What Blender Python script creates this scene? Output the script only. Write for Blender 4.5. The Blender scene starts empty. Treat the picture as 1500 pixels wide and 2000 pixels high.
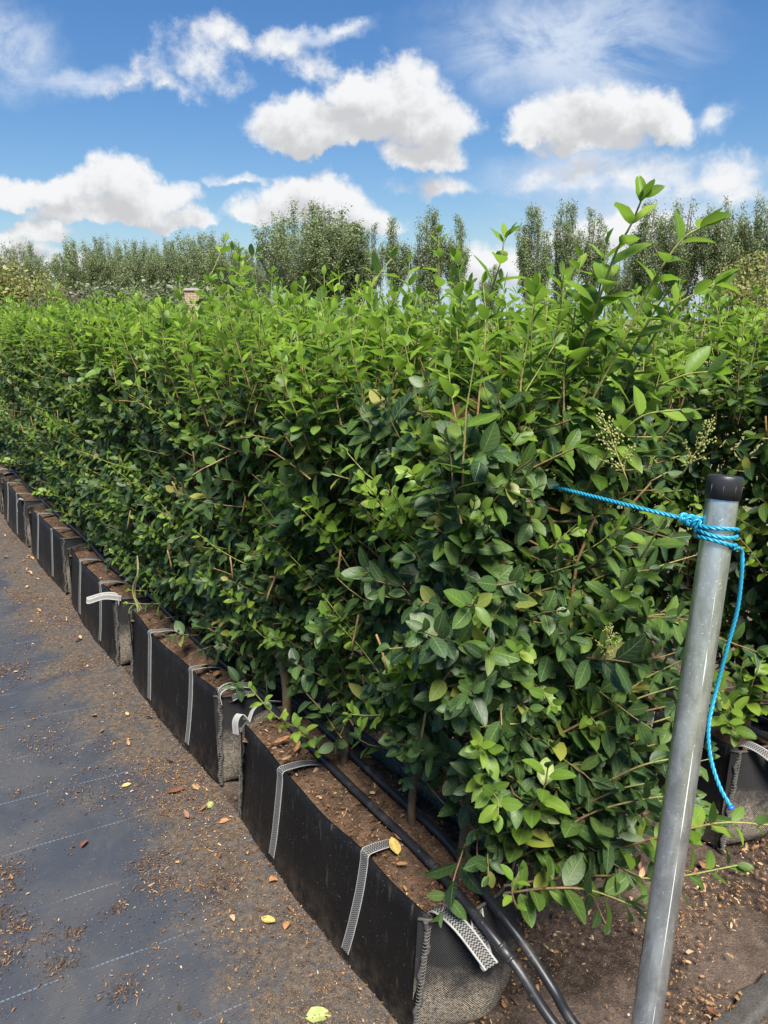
import bpy, math, random
import numpy as np

C = bpy.context.scene
R = math.radians
RNG = np.random.default_rng(7)

# ------------------------------------------------------------------ camera, sky, sun, exposure
F, EYE, PITCH = 1390.0, 1.42, R(15.29)
CP, SP = math.cos(PITCH), math.sin(PITCH)

def ray(u, v):
    x = (u - 750) / F; y = (1000 - v) / F
    return np.array([x, CP + y * SP, -SP + y * CP])

def at(u, v, z=0.0):                       # point of the level z seen at photo pixel (u, v)
    r = ray(u, v); return np.array([0, 0, EYE]) + r * ((z - EYE) / r[2])

def at_y(u, v, y):                         # point at forward distance y seen at (u, v)
    r = ray(u, v); return np.array([0, 0, EYE]) + r * (y / r[1])

cam_d = bpy.data.cameras.new('camera'); cam = bpy.data.objects.new('camera', cam_d)
C.collection.objects.link(cam)
cam.location = (0, 0, EYE); cam.rotation_euler = (math.pi / 2 - PITCH, 0, 0)
cam_d.sensor_fit = 'VERTICAL'; cam_d.sensor_height = 24.0; cam_d.lens = 24.0 * F / 2000.0
cam_d.clip_start = 0.02; cam_d.clip_end = 3000
C.camera = cam
C.view_settings.view_transform = 'Standard'
C.view_settings.look = 'None'
C.view_settings.gamma = 1.0
C.view_settings.exposure = 1.18
C.view_settings.use_curve_mapping = False
C.render.engine = 'CYCLES'
cy = C.cycles
cy.use_denoising = True
cy.max_bounces = 6; cy.diffuse_bounces = 3; cy.glossy_bounces = 2; cy.transmission_bounces = 3
cy.transparent_max_bounces = 4; cy.caustics_reflective = False; cy.caustics_refractive = False

SUN_EL, SUN_AZ = R(58), R(171)              # azimuth: clockwise from straight ahead (+Y)
sun_d = bpy.data.lights.new('sun', 'SUN'); sun = bpy.data.objects.new('sun', sun_d)
C.collection.objects.link(sun)
sun_d.energy = 5.0; sun_d.angle = R(24); sun_d.color = (1.0, 0.95, 0.86)
sun.rotation_euler = (math.pi / 2 - SUN_EL, 0, math.pi - SUN_AZ)
sun.location = (20, 12, 30)

class NT:
    """small helper for node trees"""
    def __init__(s, tree): s.t = tree; s.n = tree.nodes; s.l = tree.links
    def add(s, typ, **kw):
        nd = s.n.new(typ)
        for k, v in kw.items(): setattr(nd, k, v)
        return nd
    def put(s, sock, v):
        if v is None: return
        if isinstance(v, bpy.types.NodeSocket): s.l.new(v, sock)
        else: sock.default_value = v
    def math(s, op, a, b=None, c=None, clamp=False):
        nd = s.add('ShaderNodeMath', operation=op, use_clamp=clamp)
        for i, v in enumerate((a, b, c)): s.put(nd.inputs[i], v)
        return nd.outputs[0]
    def vec(s, op, a, b=None, c=None):
        nd = s.add('ShaderNodeVectorMath', operation=op)
        for i, v in enumerate((a, b, c)): s.put(nd.inputs[i], v)
        return nd.outputs['Value'] if op in ('LENGTH', 'DOT_PRODUCT', 'DISTANCE') else nd.outputs[0]
    def noise(s, vec, scale, detail=4, rough=.55, dist=0.0, col=False):
        nd = s.add('ShaderNodeTexNoise'); s.put(nd.inputs['Vector'], vec)
        nd.inputs['Scale'].default_value = scale; nd.inputs['Detail'].default_value = detail
        nd.inputs['Roughness'].default_value = rough; nd.inputs['Distortion'].default_value = dist
        return nd.outputs['Color' if col else 'Fac']
    def ramp(s, fac, stops, interp='LINEAR'):
        nd = s.add('ShaderNodeValToRGB'); s.put(nd.inputs[0], fac)
        cr = nd.color_ramp; cr.interpolation = interp
        while len(cr.elements) < len(stops): cr.elements.new(0.5)
        for e, (p, c) in zip(cr.elements, stops):
            e.position = p; e.color = c if len(c) == 4 else (*c, 1)
        return nd.outputs[0]
    def mix(s, fac, a, b, mode='MIX'):
        nd = s.add('ShaderNodeMix', data_type='RGBA', blend_type=mode)
        s.put(nd.inputs['Factor'], fac)
        for k, v in (('A', a), ('B', b)):
            sk = [i for i in nd.inputs if i.name == k and i.type == 'RGBA'][0]
            s.put(sk, v if isinstance(v, bpy.types.NodeSocket) else (*v[:3], 1))
        return [o for o in nd.outputs if o.type == 'RGBA'][0]
    def smooth(s, x, lo, hi):
        nd = s.add('ShaderNodeMapRange', interpolation_type='SMOOTHSTEP'); s.put(nd.inputs[0], x)
        nd.inputs[1].default_value = lo; nd.inputs[2].default_value = hi
        return nd.outputs[0]

def suv(px, py):                           # photo pixel -> direction (right/forward, up/forward)
    r = ray(px, py); return r[0] / r[1], r[2] / r[1]

def build_world():
    w = bpy.data.worlds.new('World'); C.world = w; w.use_nodes = True
    w.cycles.sampling_method = 'NONE'
    t = NT(w.node_tree); t.n.clear()
    out = t.add('ShaderNodeOutputWorld'); bg = t.add('ShaderNodeBackground')
    t.l.new(bg.outputs[0], out.inputs[0])
    sky = t.add('ShaderNodeTexSky', sky_type='NISHITA'); sky.sun_disc = False
    sky.sun_elevation = SUN_EL; sky.sun_rotation = SUN_AZ
    sky.air_density = 1.35; sky.dust_density = 0.35; sky.ozone_density = 2.2; sky.altitude = 50
    SK = 0.05
    hs = t.add('ShaderNodeHueSaturation'); t.l.new(sky.outputs[0], hs.inputs['Color'])
    hs.inputs['Saturation'].default_value = 1.28; hs.inputs['Value'].default_value = 1.0
    skyc = t.mix(1.0, hs.outputs[0], (0.76, 0.87, 1.08), 'MULTIPLY')
    tc0 = t.add('ShaderNodeTexCoord'); s0 = t.add('ShaderNodeSeparateXYZ'); t.l.new(tc0.outputs['Generated'], s0.inputs[0])
    skyc = t.mix(t.smooth(s0.outputs[2], .13, -.03), skyc, (4.6, 6.2, 8.4))          # paler towards the horizon
    tc = t.add('ShaderNodeTexCoord'); d = tc.outputs['Generated']
    sp = t.add('ShaderNodeSeparateXYZ'); t.l.new(d, sp.inputs[0])
    fy = t.math('MAXIMUM', sp.outputs[1], 0.05)
    u = t.math('DIVIDE', sp.outputs[0], fy); v = t.math('DIVIDE', sp.outputs[2], fy)
    cb = t.add('ShaderNodeCombineXYZ'); t.put(cb.inputs[0], u); t.put(cb.inputs[1], v)
    p = cb.outputs[0]
    # edge turbulence
    wn = t.noise(p, 11.0, 6, .6, 0.0, col=True)
    wv = t.vec('SUBTRACT', wn, (0.5, 0.5, 0.5))
    pw = t.vec('MULTIPLY_ADD', wv, (0.10, 0.085, 0), p)
    # cumulus puffs: centre x, y and half width, half height in photo pixels
    blobs = [(610, 235, 135, 62), (760, 205, 120, 85), (850, 228, 88, 60), (700, 160, 70, 40), (830, 300, 85, 40), (640, 260, 160, 42),
             (1082, 240, 86, 50), (1160, 220, 120, 62), (1260, 230, 85, 62), (1150, 285, 100, 34),
             (235, 350, 92, 50), (300, 385, 100, 38), (85, 372, 110, 36), (215, 412, 150, 28), (360, 432, 60, 22), (60, 448, 90, 20), (10, 488, 90, 34),
             (612, 385, 112, 45), (660, 425, 120, 38), (520, 425, 70, 28), (730, 440, 60, 36),
             (975, 525, 90, 45), (1260, 470, 200, 45), (1420, 520, 160, 60), (160, 530, 130, 36)]
    small = [(255, 160, 62, 34), (400, 112, 80, 62), (430, 58, 52, 32), (330, 182, 48, 24), (470, 75, 50, 26), (556, 85, 58, 34), (606, 125, 34, 44), (860, 362, 84, 20), (660, 62, 40, 10), (480, 350, 50, 12), (1395, 232, 40, 18), (1340, 335, 190, 44), (1190, 345, 170, 34), (1450, 372, 110, 34)]
    def density(vec, blobs=blobs):
        cur = None
        for (x, y, a, b) in blobs:
            y = y + .22 * b; u0, v0 = suv(x, y); u1, v1 = suv(x + a * 1.15, y); u2, v2 = suv(x, y - b * 1.35)
            ia, ib = 1 / (u1 - u0), 1 / (v2 - v0)
            q = t.vec('MULTIPLY_ADD', vec, (ia, ib, 0), (-u0 * ia, -v0 * ib, 0))
            ln = t.vec('LENGTH', t.vec('MAXIMUM', q, t.vec('MULTIPLY', q, (-1, -1.9, 0))))      # flat underside
            if cur is None: cur = ln
            else: cur = t.math('SMOOTH_MIN', cur, ln, 0.35)
        return t.math('SUBTRACT', 1.0, cur)
    n1 = t.noise(p, 19.0, 9, .62)
    n2 = t.noise(t.vec('ADD', p, (0.010, 0.022, 0)), 19.0, 6, .62)
    D = t.math('MAXIMUM', density(pw), t.math('MULTIPLY', density(pw, small), .295))
    Dn = t.math('MULTIPLY_ADD', t.math('SUBTRACT', n1, .5), 0.95, D)
    a_cu = t.smooth(Dn, -0.06, 0.34)
    Dup = density(t.vec('ADD', pw, (0.008, 0.030, 0)))
    lit = t.math('MULTIPLY_ADD', t.math('SUBTRACT', n1, n2), 1.15, t.math('MULTIPLY', Dup, -0.72))
    shade = t.smooth(lit, -0.60, 0.10)
    ccol = t.mix(shade, (0.275, 0.278, 0.287), (0.405, 0.41, 0.415))
    # cirrus veils
    st = t.vec('MULTIPLY', p, (5.0, 9.0, 1)); ci = t.noise(st, 1.3, 8, .66, 0.6)
    m = None
    for (x, y, a, b) in [(1120, 80, 330, 150), (1230, 350, 360, 80), (30, 95, 130, 110), (150, 150, 120, 34), (1395, 235, 60, 30), (1330, 450, 400, 120), (640, 62, 120, 22)]:
        u0, v0 = suv(x, y); u1, v1 = suv(x + a, y); u2, v2 = suv(x, y - b)
        ia, ib = 1 / (u1 - u0), 1 / (v2 - v0)
        ln = t.vec('LENGTH', t.vec('MULTIPLY_ADD', pw, (ia, ib, 0), (-u0 * ia, -v0 * ib, 0)))
        m = ln if m is None else t.math('SMOOTH_MIN', m, ln, .3)
    veil = t.math('MULTIPLY', t.smooth(m, 1.15, 0.2), t.smooth(ci, 0.24, 0.62))
    veil = t.math('MULTIPLY', veil, 0.95)
    front = t.smooth(sp.outputs[1], 0.06, 0.2)
    c0 = t.vec('SCALE', skyc); c0.node.inputs['Scale'].default_value = SK
    c1 = t.mix(t.math('MULTIPLY', veil, front), c0, (0.30, 0.34, 0.40))
    c2 = t.mix(t.math('MULTIPLY', a_cu, front), c1, ccol)
    t.l.new(c2, bg.inputs[0]); bg.inputs[1].default_value = 1.0
build_world()

# ------------------------------------------------------------------ materials
MATS = {}
def mat(name):
    m = bpy.data.materials.new(name); m.use_nodes = True
    t = NT(m.node_tree); t.n.clear()
    t.out = t.add('ShaderNodeOutputMaterial'); t.p = t.add('ShaderNodeBsdfPrincipled')
    t.l.new(t.p.outputs[0], t.out.inputs[0])
    t.obj = t.add('ShaderNodeTexCoord').outputs['Object']
    MATS[name] = m
    return t
def setp(t, color=None, rough=None, spec=None, metal=None, bump=None, bstr=.3, bdist=.01):
    if color is not None: t.put(t.p.inputs['Base Color'], color if isinstance(color, bpy.types.NodeSocket) else (*color, 1))
    if rough is not None: t.put(t.p.inputs['Roughness'], rough)
    if spec is not None: t.put(t.p.inputs['Specular IOR Level'], spec)
    if metal is not None: t.put(t.p.inputs['Metallic'], metal)
    if bump is not None:
        b = t.add('ShaderNodeBump'); b.inputs['Strength'].default_value = bstr; b.inputs['Distance'].default_value = bdist
        t.put(b.inputs['Height'], bump); t.l.new(b.outputs[0], t.p.inputs['Normal'])
def attr(t, name):
    a = t.add('ShaderNodeAttribute'); a.attribute_name = name; return a.outputs['Fac']

def make_materials():
    # privet leaf: tone 0 = old dark leaf, 1 = fresh shoot leaf
    t = mat('privet_leaf'); tone = attr(t, 'tone'); rnd = attr(t, 'rnd')
    uv = t.add('ShaderNodeUVMap').outputs[0]
    s = t.add('ShaderNodeSeparateXYZ'); t.l.new(uv, s.inputs[0])
    au = t.math('ABSOLUTE', t.math('MULTIPLY_ADD', s.outputs[0], 2.0, -1.0))
    mid = t.smooth(au, 0.10, 0.02)
    wv = t.math('FRACT', t.math('MULTIPLY_ADD', s.outputs[1], 6.0, t.math('MULTIPLY', au, -1.5)))
    side = t.math('MULTIPLY', t.smooth(t.math('ABSOLUTE', t.math('SUBTRACT', wv, .5)), 0.10, 0.02), t.smooth(au, 1.0, .5))
    vein = t.math('MAXIMUM', mid, t.math('MULTIPLY', side, 0.6))
    old = t.ramp(rnd, [(0, (.016, .039, .017)), (.35, (.026, .062, .021)), (.7, (.041, .089, .024)), (.955, (.066, .120, .032)), (.985, (.24, .22, .05))])
    new = t.ramp(rnd, [(0, (.115, .215, .015)), (.5, (.172, .300, .020)), (1, (.270, .390, .040))])
    col = t.mix(tone, old, new)
    nz = t.noise(t.obj, 60, 3)
    col = t.mix(t.math('MULTIPLY_ADD', nz, .5, -.05, clamp=True), col, t.mix(.45, col, (.02, .03, .012)), 'MIX')
    col = t.mix(t.math('MULTIPLY', vein, .6), col, t.mix(.55, col, (.30, .38, .13)))
    spot = t.math('MULTIPLY', t.smooth(t.noise(t.obj, 150, 3, .6), .68, .74), t.math('MULTIPLY_ADD', tone, -.5, .6))
    col = t.mix(spot, col, (.10, .075, .03))
    geo = t.add('ShaderNodeNewGeometry')
    back = t.mix(.55, col, (.10, .16, .065))
    col = t.mix(geo.outputs['Backfacing'], col, back)
    rgh = t.math('MULTIPLY_ADD', geo.outputs['Backfacing'], .22, t.math('MULTIPLY_ADD', nz, .24, .33))
    setp(t, col, rgh, .42, bump=t.math('MULTIPLY_ADD', vein, -.6, nz), bstr=.35, bdist=.0015)
    tr = t.add('ShaderNodeBsdfTranslucent')
    tcol = t.mix(.5, col, t.mix(tone, (.06, .13, .012), (.34, .58, .03)))
    t.l.new(tcol, tr.inputs[0])
    mx = t.add('ShaderNodeMixShader'); t.put(mx.inputs[0], t.math('MULTIPLY_ADD', tone, .22, .24))
    t.l.new(t.p.outputs[0], mx.inputs[1]); t.l.new(tr.outputs[0], mx.inputs[2]); t.l.new(mx.outputs[0], t.out.inputs[0])
    # stems: tone 0 grey brown bark, .5 tan, 1 green
    t = mat('privet_stem'); tone = attr(t, 'tone'); nz = t.noise(t.obj, 130, 4, .6)
    col = t.ramp(tone, [(0, (.095, .068, .045)), (.5, (.26, .155, .075)), (1, (.23, .27, .075))])
    col = t.mix(t.math('MULTIPLY', t.smooth(nz, .45, .68), .5), col, (.05, .035, .022))
    setp(t, col, .75, .25, bump=nz, bstr=.5, bdist=.002)
    t = mat('privet_bud'); rnd = attr(t, 'rnd')
    setp(t, t.ramp(rnd, [(0, (.17, .22, .06)), (.7, (.27, .30, .09)), (1, (.22, .15, .06))]), .6, .3)
    # dried leaf
    def dry(name, c0, c1):
        t = mat(name); nz = t.noise(t.obj, 90, 4, .6)
        uv = t.add('ShaderNodeUVMap').outputs[0]; s = t.add('ShaderNodeSeparateXYZ'); t.l.new(uv, s.inputs[0])
        mid = t.smooth(t.math('ABSOLUTE', t.math('MULTIPLY_ADD', s.outputs[0], 2.0, -1.0)), .14, .03)
        c = t.mix(t.smooth(nz, .35, .7), c0, c1)
        c = t.mix(t.math('MULTIPLY', mid, .5), c, tuple(min(1, k * 1.5 + .05) for k in c0))
        setp(t, c, .6, .3, bump=nz, bstr=.4, bdist=.002)
    dry('leaf_yellow', (.52, .38, .11), (.38, .26, .07)); dry('leaf_orange', (.32, .165, .07), (.18, .085, .038))
    dry('leaf_tan', (.38, .25, .13), (.22, .13, .065)); dry('leaf_red_brown', (.15, .06, .032), (.09, .04, .025))
    dry('leaf_pale_green', (.30, .34, .12), (.20, .26, .08))
    dry('leaf_withered', (.20, .19, .07), (.12, .11, .05)); dry('leaf_dead_brown', (.20, .10, .055), (.11, .055, .03))
    # chips of bark, crumbs, straw
    t = mat('debris'); rnd = attr(t, 'rnd')
    setp(t, t.ramp(rnd, [(0, (.030, .021, .015)), (.35, (.070, .043, .027)), (.7, (.155, .082, .038)), (.92, (.28, .155, .07)), (1, (.42, .32, .19))]), .85, .2)
    # bag soil
    t = mat('potting_soil'); n1 = t.noise(t.obj, 45, 8, .7); n2 = t.noise(t.obj, 260, 4, .6); n3 = t.noise(t.obj, 9, 3)
    c = t.ramp(n1, [(.3, (.040, .026, .018)), (.48, (.105, .066, .043)), (.62, (.17, .108, .07)), (.78, (.26, .175, .115))])
    c = t.mix(t.smooth(n2, .56, .72), c, (.20, .125, .07)); c = t.mix(t.math('MULTIPLY', t.smooth(n3, .5, .75), .5), c, (.03, .02, .015))
    setp(t, c, .95, .12, bump=t.math('ADD', n1, t.math('MULTIPLY', n2, .5)), bstr=1, bdist=.012)
    # open bed between the rows
    t = mat('bed_soil'); n1 = t.noise(t.obj, 3.1, 6, .6, .4); n2 = t.noise(t.obj, 38, 8, .72); n3 = t.noise(t.obj, 240, 4, .6)
    c = t.mix(t.smooth(n1, .4, .62), (.046, .033, .026), (.190, .142, .115))
    c = t.mix(t.smooth(n2, .42, .74), t.mix(.45, c, (.02, .014, .011)), t.mix(.4, c, (.21, .15, .11)))
    c = t.mix(t.smooth(n3, .58, .72), c, (.25, .18, .13))
    setp(t, c, .95, .12, bump=t.math('ADD', n2, t.math('MULTIPLY', n3, .45)), bstr=1, bdist=.014)
    # woven weed fabric: object x = along the row, y = across
    t = mat('weed_fabric'); sx = t.add('ShaderNodeSeparateXYZ'); t.l.new(t.obj, sx.inputs[0]); X, Y = sx.outputs[0], sx.outputs[1]
    wob = t.noise(t.obj, 2.2, 2); wb = t.math('MULTIPLY_ADD', wob, .03, -.015)
    ln = t.math('ADD', t.math('MULTIPLY_ADD', Y, -.17, X), wb)
    fr = t.math('ABSOLUTE', t.math('SUBTRACT', t.math('FRACT', t.math('MULTIPLY', ln, 1 / .245)), .5))
    line = t.smooth(fr, .0085, .004)
    dash = t.math('GREATER_THAN', t.math('FRACT', t.math('MULTIPLY', Y, 95)), .32)
    wx = t.math('SINE', t.math('MULTIPLY', X, 2 * math.pi / .0042)); wy = t.math('SINE', t.math('MULTIPLY', Y, 2 * math.pi / .0042))
    weave = t.math('MULTIPLY', wx, wy)
    n1 = t.noise(t.obj, 4.5, 6, .65, .5); n2 = t.noise(t.obj, 55, 6, .7); n3 = t.noise(t.obj, 420, 2)
    base = t.mix(t.math('MULTIPLY_ADD', weave, .5, .5), (.023, .028, .038), (.044, .050, .064))
    base = t.mix(t.math('MULTIPLY', t.math('MULTIPLY', line, dash), t.smooth(t.noise(t.obj, 9, 3), .32, .6)), base, (.125, .165, .215))
    dust = t.math('MULTIPLY', t.smooth(n1, .36, .66), t.math('MULTIPLY_ADD', n2, .6, .1))
    base = t.mix(t.math('MULTIPLY', dust, .8), base, (.105, .095, .082))
    # trodden in dirt beside the bags (y -> 0) thinning out across the path
    near = t.math('ADD', t.smooth(Y, -.47, -.02), t.math('MULTIPLY', t.math('SUBTRACT', n1, .5), 1.9))
    near = t.math('ADD', near, t.math('MULTIPLY', t.math('SUBTRACT', n2, .5), .55))
    dm = t.math('MULTIPLY', t.smooth(near, .36, .80), t.smooth(t.noise(t.obj, 19, 6, .7), .26, .58))
    dirt = t.mix(t.smooth(n2, .38, .68), (.036, .028, .022), (.100, .075, .054))
    dirt = t.mix(t.smooth(n3, .56, .7), dirt, (.27, .18, .095))
    base = t.mix(t.math('MULTIPLY', dm, .88), base, dirt)
    speck = t.math('MULTIPLY', t.smooth(t.noise(t.obj, 170, 2), .70, .76), .8)
    base = t.mix(speck, base, (.24, .20, .15))
    hgt = t.math('ADD', t.math('MULTIPLY', weave, .10), t.math('MULTIPLY', n2, t.math('MULTIPLY_ADD', dm, 1.2, .15)))
    setp(t, base, t.math('MULTIPLY_ADD', dm, .3, .56), .35, bump=hgt, bstr=.6, bdist=.004)
    # distant field
    t = mat('field_grass'); n1 = t.noise(t.obj, .12, 5); n2 = t.noise(t.obj, 3, 5, .7)
    c = t.mix(t.smooth(n1, .35, .65), (.085, .105, .035), (.20, .19, .085)); c = t.mix(t.math('MULTIPLY', n2, .5), c, (.05, .06, .025))
    setp(t, c, .95, .1, bump=n2, bstr=.6, bdist=.1)
    # stiff front board of the bags
    t = mat('black_board'); n1 = t.noise(t.obj, 7, 5, .65); n2 = t.noise(t.vec('MULTIPLY', t.obj, (60, 60, 9)), 1.0, 5, .7); n3 = t.noise(t.obj, 210, 2)
    sz = t.add('ShaderNodeSeparateXYZ'); t.l.new(t.obj, sz.inputs[0])
    c = t.mix(t.math('MULTIPLY', t.smooth(n1, .45, .75), .6), (.0045, .0045, .0050), (.014, .013, .012))
    c = t.mix(t.math('MULTIPLY', t.smooth(n2, .57, .74), .42), c, (.10, .085, .07))
    scf = t.noise(t.vec('MULTIPLY', t.obj, (9, 9, 14)), 1.0, 7, .75, 1.5); c = t.mix(t.math('MULTIPLY', t.smooth(scf, .655, .74), .6), c, (.17, .145, .12))
    c = t.mix(t.math('MULTIPLY', t.smooth(n3, .70, .74), .65), c, (.15, .13, .11))
    low = t.math('MULTIPLY', t.smooth(sz.outputs[2], .11, .0), t.smooth(t.noise(t.obj, 24, 5, .7), .35, .7))
    c = t.mix(t.math('MULTIPLY', low, .5), c, (.085, .065, .048))
    hx = t.math('SINE', t.math('MULTIPLY', sz.outputs[0], 2 * math.pi / .005)); hz = t.math('SINE', t.math('MULTIPLY', sz.outputs[2], 2 * math.pi / .005))
    setp(t, c, t.math('MULTIPLY_ADD', n1, .25, .38), .20, bump=t.math('ADD', t.math('MULTIPLY', t.math('MULTIPLY', hx, hz), .35), n2), bstr=.25, bdist=.0015)
    # woven bag cloth, mud on the lower half
    t = mat('bag_cloth'); uv = t.add('ShaderNodeUVMap').outputs[0]; s = t.add('ShaderNodeSeparateXYZ'); t.l.new(uv, s.inputs[0])
    k = 2 * math.pi / .0052
    we = t.math('MULTIPLY', t.math('SINE', t.math('MULTIPLY', s.outputs[0], k)), t.math('SINE', t.math('MULTIPLY', s.outputs[1], k)))
    n1 = t.noise(t.obj, 13, 6, .7, .3); n2 = t.noise(t.obj, 190, 3, .6)
    c = t.mix(t.smooth(we, .0, .6), (.009, .009, .010), (.058, .056, .054))
    lvl = t.math('ADD', t.math('MULTIPLY', s.outputs[1], -4.0), n1)
    mud = t.math('MULTIPLY', t.smooth(lvl, -.30, .16), t.smooth(t.math('MULTIPLY_ADD', we, .22, n2), .25, .62))
    c = t.mix(t.math('MULTIPLY', mud, .85), c, t.mix(n2, (.17, .14, .105), (.44, .37, .28)))
    setp(t, c, .85, .2, bump=t.math('ADD', t.math('MULTIPLY', we, .5), n1), bstr=.6, bdist=.003)
    t = mat('stitch_thread'); n1 = t.noise(t.obj, 300, 2)
    setp(t, t.mix(n1, (.05, .048, .045), (.24, .225, .20)), .85, .2)
    t = mat('seam_cloth'); n1 = t.noise(t.obj, 200, 3)
    setp(t, t.mix(n1, (.020, .019, .018), (.12, .11, .10)), .9, .2, bump=n1, bstr=.6, bdist=.003)
    # webbing: uv in metres, u across, v along; white zigzag on black
    t = mat('webbing'); uv = t.add('ShaderNodeUVMap').outputs[0]; s = t.add('ShaderNodeSeparateXYZ'); t.l.new(uv, s.inputs[0])
    U, V = s.outputs[0], s.outputs[1]
    zig = t.math('ABSOLUTE', t.math('SUBTRACT', t.math('FRACT', t.math('MULTIPLY', U, 1 / .0072)), .5))
    a = t.math('FRACT', t.math('ADD', t.math('MULTIPLY', V, 1 / .0060), t.math('MULTIPLY', zig, 1.2)))
    pat = t.smooth(t.math('ABSOLUTE', t.math('SUBTRACT', a, .5)), .24, .36)
    edge = t.math('GREATER_THAN', t.math('ABSOLUTE', U), .0118)
    pat = t.math('MAXIMUM', pat, edge)
    n1 = t.noise(t.obj, 40, 4)
    c = t.mix(pat, (.022, .022, .024), t.mix(edge, (.20, .197, .19), (.36, .355, .34))); c = t.mix(t.math('MULTIPLY', t.smooth(n1, .45, .8), .5), c, (.14, .12, .10))
    setp(t, c, .8, .25, bump=pat, bstr=.5, bdist=.001)
    t = mat('webbing_white'); n1 = t.noise(t.obj, 60, 4); setp(t, t.mix(n1, (.22, .215, .20), (.40, .39, .37)), .8, .25)
    t = mat('black_pipe'); n1 = t.noise(t.obj, 16, 6, .7); n2 = t.noise(t.obj, 150, 3)
    c = t.mix(t.math('MULTIPLY', t.smooth(n1, .48, .72), .6), (.012, .012, .014), (.075, .07, .064)); c = t.mix(t.math('MULTIPLY', t.smooth(n2, .68, .75), .6), c, (.2, .18, .15))
    setp(t, c, t.math('MULTIPLY_ADD', n1, .3, .28), .5)
    # galvanised tube
    t = mat('galvanised_steel'); n1 = t.noise(t.vec('MULTIPLY', t.obj, (1, 1, .35)), 42, 6, .68, .5); n2 = t.noise(t.obj, 420, 2); n4 = t.noise(t.vec('MULTIPLY', t.obj, (9, 9, .6)), 9, 4)
    vo = t.add('ShaderNodeTexVoronoi'); t.l.new(t.obj, vo.inputs['Vector']); vo.inputs['Scale'].default_value = 95
    c = t.mix(t.smooth(n1, .38, .66), (.36, .37, .37), (.56, .58, .58)); c = t.mix(t.math('MULTIPLY', vo.outputs['Distance'], .3), c, (.62, .65, .64))
    c = t.mix(t.math('MULTIPLY', t.smooth(t.noise(t.obj, 260, 2), .64, .70), .85), c, (.85, .85, .84))
    c = t.mix(t.math('MULTIPLY', t.smooth(n4, .55, .7), .35), c, (.70, .74, .73))
    rg = t.math('MULTIPLY_ADD', n1, .34, .13)
    setp(t, c, rg, .5, .84, bump=n1, bstr=.12, bdist=.002)
    t = mat('zinc_drip'); setp(t, (.70, .72, .71), .55, .5, .35)
    t = mat('cap_plastic'); n1 = t.noise(t.obj, 60, 4); setp(t, t.mix(n1, (.010, .010, .012), (.028, .028, .032)), .42, .45, bump=n1, bstr=.05)
    t = mat('blue_rope'); n1 = t.noise(t.obj, 500, 2); n2 = t.noise(t.obj, 30, 3)
    c = t.mix(n1, (.006, .15, .27), (.015, .29, .45)); c = t.mix(t.math('MULTIPLY', n2, .25), c, (.04, .36, .52))
    setp(t, c, .42, .5)
    t = mat('rope_melt'); setp(t, (.02, .12, .50), .3, .5)
    t = mat('tree_bark'); n1 = t.noise(t.obj, 3, 5); setp(t, t.mix(n1, (.10, .085, .065), (.24, .21, .17)), .9, .2)
    def treeleaf(name, a, b):
        t = mat(name); rnd = attr(t, 'rnd'); c = t.ramp(rnd, [(0, a), (1, b)]); setp(t, c, .5, .4)
        tr = t.add('ShaderNodeBsdfTranslucent'); t.l.new(c, tr.inputs[0]); mx = t.add('ShaderNodeMixShader'); mx.inputs[0].default_value = .3
        t.l.new(t.p.outputs[0], mx.inputs[1]); t.l.new(tr.outputs[0], mx.inputs[2]); t.l.new(mx.outputs[0], t.out.inputs[0])
    treeleaf('poplar_leaf', (.130, .175, .072), (.225, .272, .125)); treeleaf('willow_leaf', (.17, .19, .055), (.30, .29, .10))
    treeleaf('shrub_leaf', (.12, .15, .07), (.21, .24, .12)); treeleaf('purple_leaf', (.05, .03, .035), (.11, .075, .07)); treeleaf('dark_leaf', (.03, .05, .03), (.07, .10, .06))
    t = mat('brick'); br = t.add('ShaderNodeTexBrick'); t.l.new(t.obj, br.inputs['Vector'])
    rot = t.add('ShaderNodeMapping'); rot.inputs['Rotation'].default_value = (R(90), 0, 0); t.l.new(t.obj, rot.inputs[0]); t.l.new(rot.outputs[0], br.inputs['Vector'])
    br.inputs['Color1'].default_value = (.30, .175, .125, 1); br.inputs['Color2'].default_value = (.23, .14, .10, 1); br.inputs['Mortar'].default_value = (.4, .36, .31, 1)
    br.inputs['Scale'].default_value = 1; br.inputs['Brick Width'].default_value = .22; br.inputs['Row Height'].default_value = .075; br.inputs['Mortar Size'].default_value = .008
    setp(t, br.outputs['Color'], .9, .2, bump=br.outputs['Fac'], bstr=-.4, bdist=.01)
    t = mat('stone_cap'); n1 = t.noise(t.obj, 12, 4); setp(t, t.mix(n1, (.25, .23, .2), (.4, .37, .33)), .9, .2)
make_materials()

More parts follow.
